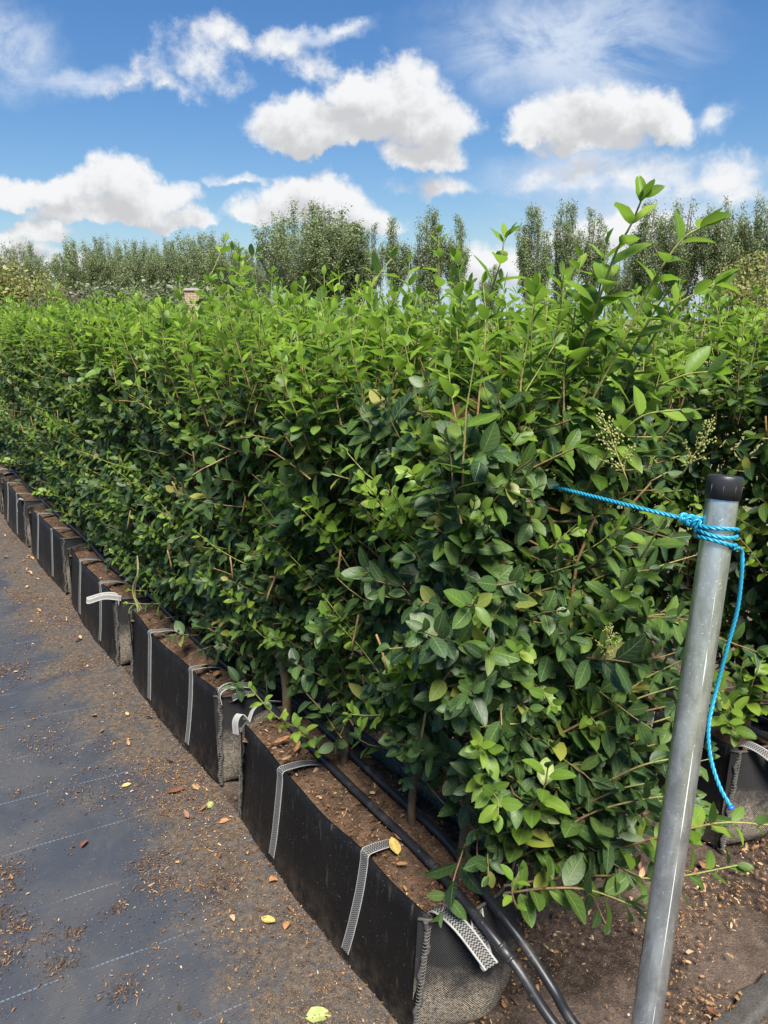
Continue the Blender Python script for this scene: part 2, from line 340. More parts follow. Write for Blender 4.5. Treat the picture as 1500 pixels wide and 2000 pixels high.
# ------------------------------------------------------------------ mesh helpers
class MB:
    """collects vertices and faces of ONE mesh; faces may carry material slots, uv and two per-vertex values"""
    def __init__(s): s.V = []; s.L = []; s.S = []; s.M = []; s.UV = []; s.tone = []; s.rnd = []; s.n = 0
    def add(s, verts, faces, m=0, uv=None, tone=0.0, rnd=0.5):
        """faces: list of (k, n) int arrays of one polygon size each; uv: matching list of (k, n, 2)"""
        verts = np.asarray(verts, float); k = len(verts)
        s.V.append(verts)
        for i, f in enumerate(faces):
            f = np.asarray(f, int)
            s.L.append((f + s.n).ravel()); s.S.append(np.full(len(f), f.shape[1])); s.M.append(np.full(len(f), m))
            s.UV.append(np.zeros((f.size, 2)) if uv is None else np.asarray(uv[i], float).reshape(-1, 2))
        s.tone.append(np.broadcast_to(np.asarray(tone, float), (k,)).copy()); s.rnd.append(np.broadcast_to(np.asarray(rnd, float), (k,)).copy())
        s.n += k
    def mesh(s, name, mats, smooth=True):
        me = bpy.data.meshes.new(name)
        V = np.concatenate(s.V); L = np.concatenate(s.L); S = np.concatenate(s.S); M = np.concatenate(s.M); UV = np.concatenate(s.UV)
        me.vertices.add(len(V)); me.vertices.foreach_set('co', V.ravel())
        me.loops.add(len(L)); me.loops.foreach_set('vertex_index', L.astype(np.int32))
        me.polygons.add(len(S)); me.polygons.foreach_set('loop_start', np.concatenate([[0], np.cumsum(S)[:-1]]).astype(np.int32))
        me.polygons.foreach_set('material_index', M.astype(np.int32))
        me.polygons.foreach_set('use_smooth', np.full(len(S), smooth))
        u = me.uv_layers.new(name='UVMap'); u.data.foreach_set('uv', UV.ravel())
        for nm, arr in (('tone', s.tone), ('rnd', s.rnd)):
            a = me.attributes.new(nm, 'FLOAT', 'POINT'); a.data.foreach_set('value', np.concatenate(arr))
        for m in mats: me.materials.append(MATS[m])
        me.update(); me.validate()
        return me
    def obj(s, name, mats, parent=None, smooth=True):
        o = bpy.data.objects.new(name, s.mesh(name, mats, smooth)); C.collection.objects.link(o)
        if parent: o.parent = parent
        return o

def unit(v):
    v = np.asarray(v, float); return v / np.maximum(np.linalg.norm(v, axis=-1, keepdims=True), 1e-9)

def vnoise(p, seed=0):
    """smooth value noise on (n, 2 or 3) points, about -1..1"""
    p = np.asarray(p, float)
    if p.shape[1] == 2: p = np.hstack([p, np.zeros((len(p), 1))])
    i = np.floor(p).astype(int); f = p - i; f = f * f * (3 - 2 * f)
    def h(a):
        x = (a[:, 0] * 374761393 + a[:, 1] * 668265263 + a[:, 2] * 2147483647 + seed * 974634777) & 0xffffffff
        x = ((x ^ (x >> 13)) * 1274126177) & 0xffffffff
        return ((x ^ (x >> 16)) & 0xffff) / 32767.5 - 1
    r = 0
    for a in (0, 1):
        for b in (0, 1):
            for c in (0, 1):
                w = (f[:, 0] if a else 1 - f[:, 0]) * (f[:, 1] if b else 1 - f[:, 1]) * (f[:, 2] if c else 1 - f[:, 2])
                r = r + w * h(i + np.array([a, b, c]))
    return r

def tube(mb, pts, rad, sides=6, m=0, tone=0.0, rnd=.5, cap=True):
    pts = np.asarray(pts, float); n = len(pts); rad = np.broadcast_to(np.asarray(rad, float), (n,))
    T = unit(np.gradient(pts, axis=0))
    ref = np.array([0, 0, 1.0]) if abs(T[0][2]) < .9 else np.array([1.0, 0, 0])
    A = np.zeros_like(pts); a = unit(np.cross(T[0], ref))
    for i in range(n):
        a = unit(a - T[i] * np.dot(a, T[i])); A[i] = a
    B = np.cross(T, A)
    th = np.linspace(0, 2 * math.pi, sides, endpoint=False)
    V = pts[:, None] + rad[:, None, None] * (np.cos(th)[None, :, None] * A[:, None] + np.sin(th)[None, :, None] * B[:, None])
    i = np.arange(n - 1)[:, None] * sides; j = np.arange(sides)[None]
    q = np.stack([i + j, i + (j + 1) % sides, i + sides + (j + 1) % sides, i + sides + j], -1).reshape(-1, 4)
    fs = [q]
    if cap:
        fs.append(np.arange(sides)[None, ::-1].copy()); fs.append((np.arange(sides) + (n - 1) * sides)[None])
    tv = np.repeat(np.broadcast_to(np.asarray(tone, float), (n,)), sides)
    mb.add(V.reshape(-1, 3), fs, m, None, tv, rnd)

def lathe(mb, org, ax, prof, sides=24, m=0):
    """surface of revolution about ax: prof = (distance along the axis, radius)"""
    ax = unit(ax); A = unit(np.cross(ax, (.31, .17, .94) if abs(ax[2]) < .95 else (1, 0, 0))); B = np.cross(ax, A); th = np.linspace(0, 2 * math.pi, sides, endpoint=False)
    V = np.array([np.asarray(org) + ax * z + r * (A * np.cos(t_) + B * np.sin(t_)) for z, r in prof for t_ in th]); n = len(prof)
    i = np.arange(n - 1)[:, None] * sides; j = np.arange(sides)[None]
    mb.add(V, [np.stack([i + j, i + (j + 1) % sides, i + sides + (j + 1) % sides, i + sides + j], -1).reshape(-1, 4)], m)

def spline(P, n):
    """Catmull-Rom through P, n samples"""
    P = np.asarray(P, float); Q = np.vstack([2 * P[0] - P[1], P, 2 * P[-1] - P[-2]])
    t = np.linspace(0, len(P) - 1 - 1e-6, n); i = t.astype(int); f = (t - i)[:, None]
    a, b, c, d = Q[i], Q[i + 1], Q[i + 2], Q[i + 3]
    return .5 * (2 * b + (c - a) * f + (2 * a - 5 * b + 4 * c - d) * f ** 2 + (3 * b - a - 3 * c + d) * f ** 3)

# leaf template
LT = np.array([0, .09, .26, .48, .71, .90, 1.0])
LW = np.array([0, .46, .90, 1.0, .84, .42, 0])
def leaves(mb, base, axis, nrm, L, W, curl=.12, fold=.25, tone=0.0, rnd=None, m=0, rng=RNG):
    """a batch of leaf blades; every argument may be an array over the leaves"""
    base = np.asarray(base, float); N = len(base); a = unit(axis)
    n = np.asarray(nrm, float); n = unit(n - a * (n * a).sum(1, keepdims=True)); b = np.cross(a, n)
    L, W, curl, fold, tone = (np.broadcast_to(np.asarray(k, float), (N,)) for k in (L, W, curl, fold, tone))
    if rnd is None: rnd = rng.random(N)
    wob = rng.normal(0, .05, (N, 7, 2))
    t = LT[None]; w = LW[None] * (W / 2)[:, None]
    along = L[:, None] * (t - .25 * (curl[:, None] * t) ** 2); drop = -L[:, None] * curl[:, None] * t ** 2
    mid = base[:, None] + a[:, None] * along[..., None] + n[:, None] * drop[..., None]
    up = fold[:, None] * w
    lf = mid + b[:, None] * w[..., None] + n[:, None] * (up + wob[..., 0] * w * 1.4)[..., None]
    rt = mid - b[:, None] * w[..., None] + n[:, None] * (up + wob[..., 1] * w * 1.4)[..., None]
    V = np.zeros((N, 17, 3)); V[:, 0] = mid[:, 0]; V[:, 16] = mid[:, 6]
    for r in range(1, 6): V[:, 1 + (r - 1) * 3] = lf[:, r]; V[:, 2 + (r - 1) * 3] = mid[:, r]; V[:, 3 + (r - 1) * 3] = rt[:, r]
    tri, tuv, quad, quv = [], [], [], []
    tri += [(0, 1, 2), (0, 2, 3)]; tuv += [[(.5, 0), (0, LT[1]), (.5, LT[1])], [(.5, 0), (.5, LT[1]), (1, LT[1])]]
    for r in range(1, 5):
        o = 1 + (r - 1) * 3; v0, v1 = LT[r], LT[r + 1]
        quad += [(o, o + 3, o + 4, o + 1), (o + 1, o + 4, o + 5, o + 2)]
        quv += [[(0, v0), (0, v1), (.5, v1), (.5, v0)], [(.5, v0), (.5, v1), (1, v1), (1, v0)]]
    tri += [(13, 16, 14), (14, 16, 15)]; tuv += [[(0, LT[5]), (.5, 1), (.5, LT[5])], [(.5, LT[5]), (.5, 1), (1, LT[5])]]
    off = (np.arange(N) * 17)[:, None, None]
    T_ = (np.array(tri)[None] + off).reshape(-1, 3); Q_ = (np.array(quad)[None] + off).reshape(-1, 4)
    mb.add(V.reshape(-1, 3), [T_, Q_], m, [np.tile(np.array(tuv), (N, 1, 1)), np.tile(np.array(quv), (N, 1, 1))], np.repeat(tone, 17), np.repeat(rnd, 17))

def shards(mb, pos, size, m=0, rng=RNG, flat=.35, aspect=(1.2, 4), rnd=None):
    """thin bent chips lying about: two quads each"""
    N = len(pos); th = rng.uniform(0, 2 * math.pi, N)
    a = np.stack([np.cos(th), np.sin(th), rng.normal(0, flat, N)], 1); a = unit(a)
    up = unit(np.stack([rng.normal(0, flat, N), rng.normal(0, flat, N), np.ones(N)], 1)); b = unit(np.cross(up, a)); n = np.cross(a, b)
    l = np.asarray(size) * .5; w = l / rng.uniform(aspect[0], aspect[1], N) ; h = l * rng.uniform(.05, .5, N)
    l, w, h = l[:, None], w[:, None], h[:, None]
    k = rng.uniform(.4, 1, (N, 4, 1))
    V = np.stack([pos - a * l - b * w * k[:, 0], pos - a * l + b * w * k[:, 1], pos + n * h - b * w, pos + n * h + b * w, pos + a * l - b * w * k[:, 2], pos + a * l + b * w * k[:, 3]], 1)
    f = np.array([(0, 2, 3, 1), (2, 4, 5, 3)])
    mb.add(V.reshape(-1, 3), [(f[None] + (np.arange(N) * 6)[:, None, None]).reshape(-1, 4)], m, None, 0, np.repeat(rng.random(N) if rnd is None else rnd, 6))

def box(mb, lo, hi, m=0):
    lo, hi = np.array(lo, float), np.array(hi, float)
    V = np.array([[(lo, hi)[i][0], (lo, hi)[j][1], (lo, hi)[k][2]] for k in (0, 1) for j in (0, 1) for i in (0, 1)])
    mb.add(V, [np.array([(0, 2, 3, 1), (4, 5, 7, 6), (0, 1, 5, 4), (2, 6, 7, 3), (0, 4, 6, 2), (1, 3, 7, 5)])], m)

def ribbon(mb, path, side, width, thick=.0016, m=0, v0=0.0):
    """webbing: a band along path, `side` = across direction (one vector or one per point), uv in metres"""
    P = np.asarray(path, float); n = len(P); sd = unit(np.broadcast_to(np.asarray(side, float), (n, 3)))
    T = unit(np.gradient(P, axis=0)); N = unit(np.cross(sd, T)); us = np.linspace(-.5, .5, 5) * width
    ln = v0 + np.concatenate([[0], np.cumsum(np.linalg.norm(np.diff(P, axis=0), axis=1))])
    V = []
    for sg in (1, -1): V.append(P[:, None] + sd[:, None] * us[None, :, None] + N[:, None] * (sg * thick / 2))
    V = np.concatenate([v.reshape(-1, 3) for v in V]); o = n * 5
    q, uv = [], []
    for i in range(n - 1):
        for j in range(4):
            a = i * 5 + j; w = [(us[j], ln[i]), (us[j + 1], ln[i]), (us[j + 1], ln[i + 1]), (us[j], ln[i + 1])]
            q += [(a, a + 1, a + 6, a + 5), (o + a, o + a + 5, o + a + 6, o + a + 1)]; uv += [w, [w[0], w[3], w[2], w[1]]]
        for j in (0, 4):
            a = i * 5 + j; u = us[j]; w = [(u, ln[i]), (u, ln[i]), (u, ln[i + 1]), (u, ln[i + 1])]
            q.append((a, o + a, o + a + 5, a + 5)); uv.append(w)
    mb.add(V, [np.array(q)], m, [np.array(uv)])

def thing(name, label, cat, loc=(0, 0, 0), rz=0.0, group=None):
    o = bpy.data.objects.new(name, None); C.collection.objects.link(o); o.empty_display_size = .1
    o.location = loc; o.rotation_euler = (0, 0, rz); tag(o, label, cat, group); return o
def tag(o, label=None, cat=None, group=None, kind=None):
    if label: o['label'] = label
    if cat: o['category'] = cat
    if group: o['group'] = group
    if kind: o['kind'] = kind
    return o
def copy_thing(src, loc, rz, label, group=None, scale=None, skip=()):
    r = src.copy(); C.collection.objects.link(r); r.location = loc; r.rotation_euler = (0, 0, rz); r['label'] = label
    if group: r['group'] = group
    if scale: r.scale = scale
    for ch in list(src.children):
        if ch.name.split('.')[0] in skip: continue
        c = ch.copy(); C.collection.objects.link(c); c.parent = r
        for g in list(ch.children):
            d = g.copy(); C.collection.objects.link(d); d.parent = c
    return r

# ------------------------------------------------------------------ the row frame
ROW_ANG = R(-53.97)
ES = np.array([math.cos(ROW_ANG), math.sin(ROW_ANG), 0]); EN = np.array([-ES[1], ES[0], 0])
P0 = at(465, 1590, 0.0)
def row(s, q=0.0, z=0.0): return P0 + ES * s + EN * q + np.array([0, 0, z])
def to_row(p): d = np.asarray(p) - P0; return float(d @ ES), float(d @ EN), float(p[2])
ROW2 = 1.02                                  # distance of the second row
BL, BW, BH = .815, .27, .30                  # bag length, width, height

# ------------------------------------------------------------------ ground
def sheet(name, x0, x1, y0, y1, z, matn, nx=1, ny=1, rough=0.0, seed=0, row_frame=True, freq=9.0):
    X, Y = np.meshgrid(np.linspace(x0, x1, nx + 1), np.linspace(y0, y1, ny + 1), indexing='ij')
    Z = np.zeros(X.size)
    if rough:
        q = np.stack([X.ravel(), Y.ravel()], 1)
        Z = rough * (vnoise(q * freq, seed) * .5 + vnoise(q * freq * 2.7, seed + 1) * .3 + vnoise(q * freq * 8, seed + 2) * .2)
        Z += rough
    V = np.stack([X.ravel(), Y.ravel(), Z], 1)
    i = np.arange(nx)[:, None] * (ny + 1); j = np.arange(ny)[None]
    q = np.stack([i + j, i + ny + 1 + j, i + ny + 2 + j, i + j + 1], -1).reshape(-1, 4)
    mb = MB(); mb.add(V, [q]); o = mb.obj(name, [matn])
    if row_frame: o.location = (P0[0], P0[1], z); o.rotation_euler = (0, 0, ROW_ANG)
    else: o.location = (0, 0, z)
    return tag(o, kind='structure')
sheet('ground', -700, 700, -700, 700, -.03, 'field_grass', row_frame=False)
sheet('soil_bed', -16, 3.2, -.02, 3.5, -.022, 'bed_soil', 900, 230, .010, 3, freq=13.0)
sheet('weed_fabric_path', -16, 3.2, -5, .0, -.002, 'weed_fabric', 480, 120, .0022, 5, freq=5.0)

# ------------------------------------------------------------------ planter bags
def perimeter(x0, x1, w, bul, n=22):
    """open outline of the cloth: front far corner -> far end -> back -> near end -> front near corner"""
    t = np.linspace(0, 1, n); e = np.sin(math.pi * t) ** .75
    far = np.stack([x0 - bul * e, w * t], 1)
    back = np.stack([np.linspace(x0, x1, 26)[1:-1], np.full(24, w)], 1)
    near = np.stack([x1 + bul * e[::-1], w * t[::-1]], 1)
    return np.concatenate([far, back, near])

def rim_point(x, y):                           # clear height of the soil under strap and pipe paths
    return BH - .018
BAG_GROUP = 'black planter bags standing in rows'
def make_bag(seed, loc, label, near_loop='flop', far_loop='small', straps=(.235, .60), shift=0.0, chips=420, ang=0.0):
    rg = np.random.default_rng(seed)
    root = thing('planter_bag', label, 'planter bag', loc, ROW_ANG + ang, BAG_GROUP)
    x0, x1 = .0, BL
    # cloth sides
    lv = np.array([0, .012, .03, .07, .12, .17, .22, .265, BH - .012, BH + .004])
    bul = np.array([.028, .052, .074, .094, .096, .088, .076, .064, .055, .054])
    rings = []
    for z, b in zip(lv, bul):
        p = perimeter(x0 + .012 + shift * z, x1 - .012 + shift * z, BW + .012 * math.sin(math.pi * min(1, z / BH)), b)
        rings.append(np.hstack([p, np.full((len(p), 1), z)]))
    Vv = np.array(rings); n = Vv.shape[1]
    wr = vnoise(Vv.reshape(-1, 3) * np.array([11, 11, 19]), seed).reshape(len(lv), n)
    wr2 = vnoise(Vv.reshape(-1, 3) * np.array([30, 30, 60]), seed + 5).reshape(len(lv), n)
    env = np.ones(n); env[:3] = [0, .3, .7]; env[-3:] = [.7, .3, 0]
    cx = np.array([(x0 + x1) / 2, BW / 2])
    outw = unit(Vv[..., :2] - (np.clip(Vv[..., 0], .12, BL - .12)[..., None] * np.array([1, 0]) + np.array([0, BW / 2])))
    Vv[..., :2] += outw * ((wr * .010 + wr2 * .004) * env[None])[..., None]
    Vv[1:-1, :, 2] += (wr * .004)[1:-1]
    ln = np.concatenate([[0], np.cumsum(np.linalg.norm(np.diff(rings[4][:, :2], axis=0), axis=1))])
    i = np.arange(len(lv) - 1)[:, None] * n; j = np.arange(n - 1)[None]
    q = np.stack([i + j, i + n + j, i + n + j + 1, i + j + 1], -1).reshape(-1, 4)
    uvv = np.stack([np.broadcast_to(ln, (len(lv), n)), np.broadcast_to(lv[:, None], (len(lv), n))], -1).reshape(-1, 2)
    mb = MB(); mb.add(Vv.reshape(-1, 3), [q], 0, [uvv[q]])
    inner = Vv[-4:, :, :].copy(); inner[..., :2] -= outw[-4:] * .004
    i2 = np.arange(3)[:, None] * n; q2 = np.stack([i2 + j, i2 + j + 1, i2 + n + j + 1, i2 + n + j], -1).reshape(-1, 4)
    mb.add(inner.reshape(-1, 3), [q2], 0, [uvv[q2]])
    mb.obj('cloth_side', ['bag_cloth'], root)
    hem = MB(); tube(hem, Vv[-1], .0035, 5); hem.obj('hem', ['seam_cloth'], root)
    # front board: a bowed slab leaning back slightly
    nx, nz = 30, 8; mb = MB(); xs = np.linspace(0, 1, nx + 1); zs = np.linspace(0, 1, nz + 1)
    def fy(u, w, off): return .022 * w + off - .014 * math.sin(math.pi * u) * (1 - .4 * w) + .0035 * math.sin(9 * u + seed) * w + .0015 * math.sin(23 * u + 3 * w + seed)
    for off in (-.005, 0.0):
        V = np.array([[x0 + (x1 - x0) * u + shift * w * BH, fy(u, w, off), w * (BH + .006 +   .006 * math.sin(5 * u + seed) + .0025 * math.sin(17 * u + 2 * seed))] for u in xs for w in zs])
        a = np.arange(nx)[:, None] * (nz + 1); b = np.arange(nz)[None]
        qq = np.stack([a + b, a + nz + 1 + b, a + nz + 2 + b, a + b + 1], -1).reshape(-1, 4)
        mb.add(V, [qq if off < 0 else qq[:, ::-1]])
    off = (nx + 1) * (nz + 1); rim = [(k * (nz + 1) + nz, (k + 1) * (nz + 1) + nz, off + (k + 1) * (nz + 1) + nz, off + k * (nz + 1) + nz) for k in range(nx)]
    sides = [(k, k + 1, off + k + 1, off + k) for k in range(nz)] + [(nx * (nz + 1) + k, off + nx * (nz + 1) + k, off + nx * (nz + 1) + k + 1, nx * (nz + 1) + k + 1) for k in range(nz)]
    mb.L.append(np.array(rim + sides).ravel()); mb.S.append(np.full(len(rim + sides), 4)); mb.M.append(np.zeros(len(rim + sides), int)); mb.UV.append(np.zeros((4 * len(rim + sides), 2)))
    mb.obj('front_board', ['black_board'], root)
    # stitched corner seams
    for xc, sg in ((x0, -1), (x1, 1)):
        mb = MB(); zz = np.linspace(.002, BH + .004, 60)
        w = .003 * np.sin(zz * 55 + seed) + .002 * np.sin(zz * 140)
        pts = np.stack([xc + sg * .004 + shift * zz + w * .6, .018 * zz / BH - .004 + w, zz], 1)
        tube(mb, pts, .0052 + .0008 * np.sin(zz * 420), 7)
        for k in range(34):
            z = .008 + k * (BH - .012) / 34; c = np.array([xc + sg * .004 + shift * z, .018 * z / BH - .004, z])
            th = np.linspace(-2.6, 1.0, 6) + (0 if sg > 0 else .6)
            ring = np.stack([c[0] + .0060 * np.cos(th) * (1 if sg > 0 else -1), c[1] + .0060 * np.sin(th), c[2] + np.linspace(-.003, .003, 6)], 1)
            tube(mb, ring, .0007, 4, 1)
        mb.obj('seam', ['seam_cloth', 'stitch_thread'], root)
    # soil
    per = rings[-1][:, :2].copy(); nf = 22
    fr = np.stack([np.linspace(x1, x0, nf)[1:-1] + shift * BH, np.full(nf - 2, .026)], 1); loop = np.concatenate([per, fr])
    cc = np.stack([BL / 2 + (np.clip(loop[:, 0], 0, BL) - BL / 2) * .86, np.full(len(loop), BW / 2)], 1)
    ks = np.linspace(.985, 0.0, 13); Vs = []
    for k in ks:
        p = cc + (loop - cc) * k
        z = BH - .030 + .016 * (1 - k * k) + .008 * vnoise(p * 14, seed) * (k < .97) + .006 * vnoise(p * 45, seed + 3)
        Vs.append(np.stack([p[:, 0], p[:, 1], z], 1))
    Vs = np.array(Vs); n = len(loop); i = np.arange(len(ks) - 1)[:, None] * n; j = np.arange(n)[None]
    q = np.stack([i + j, i + (j + 1) % n, i + n + (j + 1) % n, i + n + j], -1).reshape(-1, 4)
    mb = MB(); mb.add(Vs.reshape(-1, 3), [q])
    pos = np.stack([rg.uniform(-.03, BL + .03, chips), rg.uniform(.03, BW - .02, chips), np.full(chips, BH - .010) - .008 * rg.random(chips)], 1)
    shards(mb, pos, rg.uniform(.003, .015, chips) * rg.uniform(.4, 1.1, chips), 1, rg, .3, (1.5, 6), rg.random(chips) ** .8)
    mb.obj('soil', ['potting_soil', 'debris'], root)
    # webbing straps over the board onto the soil
    for sx in straps:
        dx = rg.normal(0, .006); z_top = BH + .009
        pts = [(sx - .020 + shift * .0, -.0135, .030), (sx - .010, -.014, .10), (sx, -.008, .20), (sx + .004, .000, BH - .02), (sx + .005, .010, z_top), (sx + .006 + dx, .030, z_top + .001), (sx + .008 + dx, .075, BH + .003), (sx + .010 + dx * 2, .118, BH - .016), (sx + .010 + dx * 2, .135, BH - .034)]
        pts = np.array(pts); pts[:, 0] += shift * pts[:, 2]
        for k in range(len(pts)):                      # keep just in front of the bowed board
            u = (pts[k, 0]) / BL; w = min(1, pts[k, 2] / BH)
            if pts[k, 1] < .012: pts[k, 1] = min(pts[k, 1] + .03, fy(u, w, -.005) - .0022)
        mb = MB(); ribbon(mb, spline(pts, 40), (1, .05, 0), .026); mb.obj('strap', ['webbing'], root)
    # handle loops at the end corners
    def loop_strap(pts, side, mname='webbing', width=.029):
        mb = MB(); ribbon(mb, spline(pts, 34), side, width); mb.obj('handle_loop', [mname], root)
    X = x1 + shift * BH
    if near_loop == 'flop':
        loop_strap([(X - .010, .040, BH - .012), (X - .006, .038, BH + .012), (X + .016, .042, BH + .020), (X + .060, .052, BH + .008), (X + .112, .066, BH - .030), (X + .120, .069, BH - .038), (X + .108, .068, BH - .036), (X + .070, .085, BH - .012), (X + .035, .110, BH - .004)], (.10, .96, .10), 'webbing', .031)
        loop_strap([(X - .03, BW + .012, BH - .03), (X - .03, BW + .016, BH + .012), (X - .028, BW + .026, BH + .006), (X - .026, BW + .036, BH - .06), (X - .025, BW + .040, BH - .125)], (1, .15, 0))
    elif near_loop == 'fold':
        loop_strap([(X + .012, .012, BH - .01), (X + .006, .012, BH + .022), (X + .010, .040, BH + .036), (X + .024, .085, BH + .030), (X + .042, .130, BH + .014), (X + .048, .138, BH + .008), (X + .044, .120, BH + .006), (X + .036, .075, BH + .010), (X + .030, .040, BH + .002)], (.97, -.2, -.12))
    elif near_loop == 'stick':
        loop_strap([(X + .02, .020, BH - .01), (X + .012, .014, BH + .022), (X - .004, -.030, BH + .030), (X - .030, -.085, BH + .016), (X - .034, -.092, BH + .012), (X - .028, -.082, BH + .008), (X - .004, -.028, BH + .022), (X + .020, .030, BH + .010)], (.2, .1, 1), 'webbing_white', .024)
    elif near_loop == 'flap':
        loop_strap([(X + .01, .010, BH + .012), (X + .012, -.012, BH + .022), (X + .016, -.028, BH - .004), (X + .018, -.030, BH - .055)], (1, -.3, 0), 'webbing_white')
    if far_loop == 'small':
        loop_strap([(-.018, .006, BH - .03), (-.016, .006, BH + .012), (-.012, .020, BH + .032), (-.004, .035, BH + .012)], (1, .3, .25), 'webbing_white', .026)
        loop_strap([(-.006, .040, BH + .000), (-.012, .062, BH + .034), (-.018, .105, BH + .040), (-.022, .150, BH + .022)], (.85, .1, .5), 'webbing_white', .022)
    return root

bag_rows = {}
def bag_loc(i, r=0):
    s = (.025 if r == 0 else .105) - 1.0 * i; p = row(s, ROW2 * r); return tuple(p)
ORD = ['nearest', 'second', 'third', 'fourth', 'fifth', 'sixth', 'seventh', 'eighth', 'ninth', 'tenth']
LOOPS = [('flop', 'small'), ('fold', 'none'), ('stick', 'none'), ('none', 'none'), ('flap', 'none'), ('fold', 'none')]
BLAB = ['black planter bag nearest the camera, mud on its bulging cloth end', 'black planter bag with a folded webbing handle on its near end, second in the row',
        'black planter bag with a pale loop sticking out over the path', 'black planter bag between the sticking-out pale loop and the white flap',
        'black planter bag with a white handle flap hanging at its near corner', 'black planter bag cut off by the left edge of the photo']
sh = [.06, .0, .05, .02, .03, .02]
for i in range(6):
    bag_rows[i] = make_bag(20 + i, bag_loc(i), BLAB[i], *LOOPS[i], shift=sh[i], ang=R([0, 1.2, -.6, .8, 0, .5][i]), chips=2600 if i == 0 else 1200 if i < 3 else 400)
bag2 = make_bag(41, bag_loc(0, 1), 'muddy black planter bag at the end of the hedge row behind the steel pole', 'flop', 'none', straps=(.22, .55), chips=1200)
for i in range(1, 4):
    copy_thing(bag_rows[3], bag_loc(i, 1), ROW_ANG, 'black planter bag half hidden behind the front hedge, %s of the back row' % ORD[i], BAG_GROUP)

# ------------------------------------------------------------------ irrigation pipes
def pipe(label, pts, couplers=(), r=.0096):
    root = thing('irrigation_pipe', label, 'pipe', tuple(pts[0]), 0, 'black irrigation pipes')
    P = spline(np.array(pts), 260) - np.array(pts[0]); mb = MB(); tube(mb, P, r, 12); mb.obj('hose', ['black_pipe'], root)
    for k in couplers:
        i = int(np.argmin(np.linalg.norm(P + np.array(pts[0]) - k, axis=1))); seg = P[max(0, i - 2):i + 3]; d = unit(seg[-1] - seg[0]); c = P[i]; mb = MB()
        prof = [(-.016, r + .0002), (-.016, r + .0016), (-.011, r + .0018), (-.010, r + .0010), (.010, r + .0010), (.011, r + .0018), (.016, r + .0016), (.016, r + .0002)]
        lathe(mb, c, d, prof, 14); mb.obj('coupler', ['black_pipe'], root)
zs = BH + .004
def tail_to_ground(a, b):                        # straight on from a through b, easing down onto the soil
    h = unit((b - a) * np.array([1, 1, 0])); return [b + h * .75 + np.array([0, 0, .012 - b[2]]), b + h * .42 + np.array([0, 0, .045 - b[2]]), b + h * .18 + np.array([0, 0, -.075])]
p1 = [*tail_to_ground(at(1012, 1893, .275), at(1086, 2005, .215)), at(1086, 2005, .215), at(1012, 1893, .275), at(935, 1795, zs + .010), row(.75, .11, zs + .004), row(.45, .118, zs), row(.05, .128, zs + .002), row(-.10, .13, zs + .012), row(-.6, .125, zs), row(-1.08, .122, zs + .014), row(-1.6, .105, zs), row(-2.1, .11, zs + .012), row(-3.2, .11, zs), row(-4.5, .12, zs), row(-6.5, .11, zs), row(-9.5, .12, zs)]
p2 = [*tail_to_ground(at(1078, 1928, .25), at(1128, 2010, .205)), at(1128, 2010, .205), at(1078, 1928, .25), at(1022, 1843, .285), at(965, 1768, zs + .008), row(.72, .18, zs + .004), row(.45, .19, zs), row(-.1, .2, zs + .01), row(-.6, .195, zs), row(-1.1, .2, zs + .01), row(-2.1, .2, zs), row(-4, .2, zs), row(-6.5, .2, zs), row(-9.5, .2, zs)]
pipe('black irrigation pipe with couplers lying along the front of the bag soil', p1, (at(861, 1702, BH + .01), at(986, 1862, .285)))
pipe('black irrigation pipe behind the front one, crossing the muddy end of the nearest bag', p2)
p3 = [row(2.0, ROW2 + .12, .014), row(1.6, ROW2 + .12, .15), row(1.2, ROW2 + .12, .28), row(1.0, ROW2 + .12, zs + .012), row(.5, ROW2 + .13, zs), row(-.1, ROW2 + .12, zs + .01), row(-1.2, ROW2 + .13, zs), row(-3.5, ROW2 + .13, zs)]
p4 = [row(2.0, ROW2 + .21, .014), row(1.6, ROW2 + .205, .15), row(1.2, ROW2 + .2, .28), row(1.0, ROW2 + .2, zs + .008), row(.5, ROW2 + .21, zs), row(-.1, ROW2 + .2, zs + .01), row(-1.2, ROW2 + .21, zs), row(-3.5, ROW2 + .2, zs)]
pipe('black irrigation pipe over the back row bag, the nearer of its two', p3)
pipe('black irrigation pipe over the back row bag, the one behind its trunk', p4)

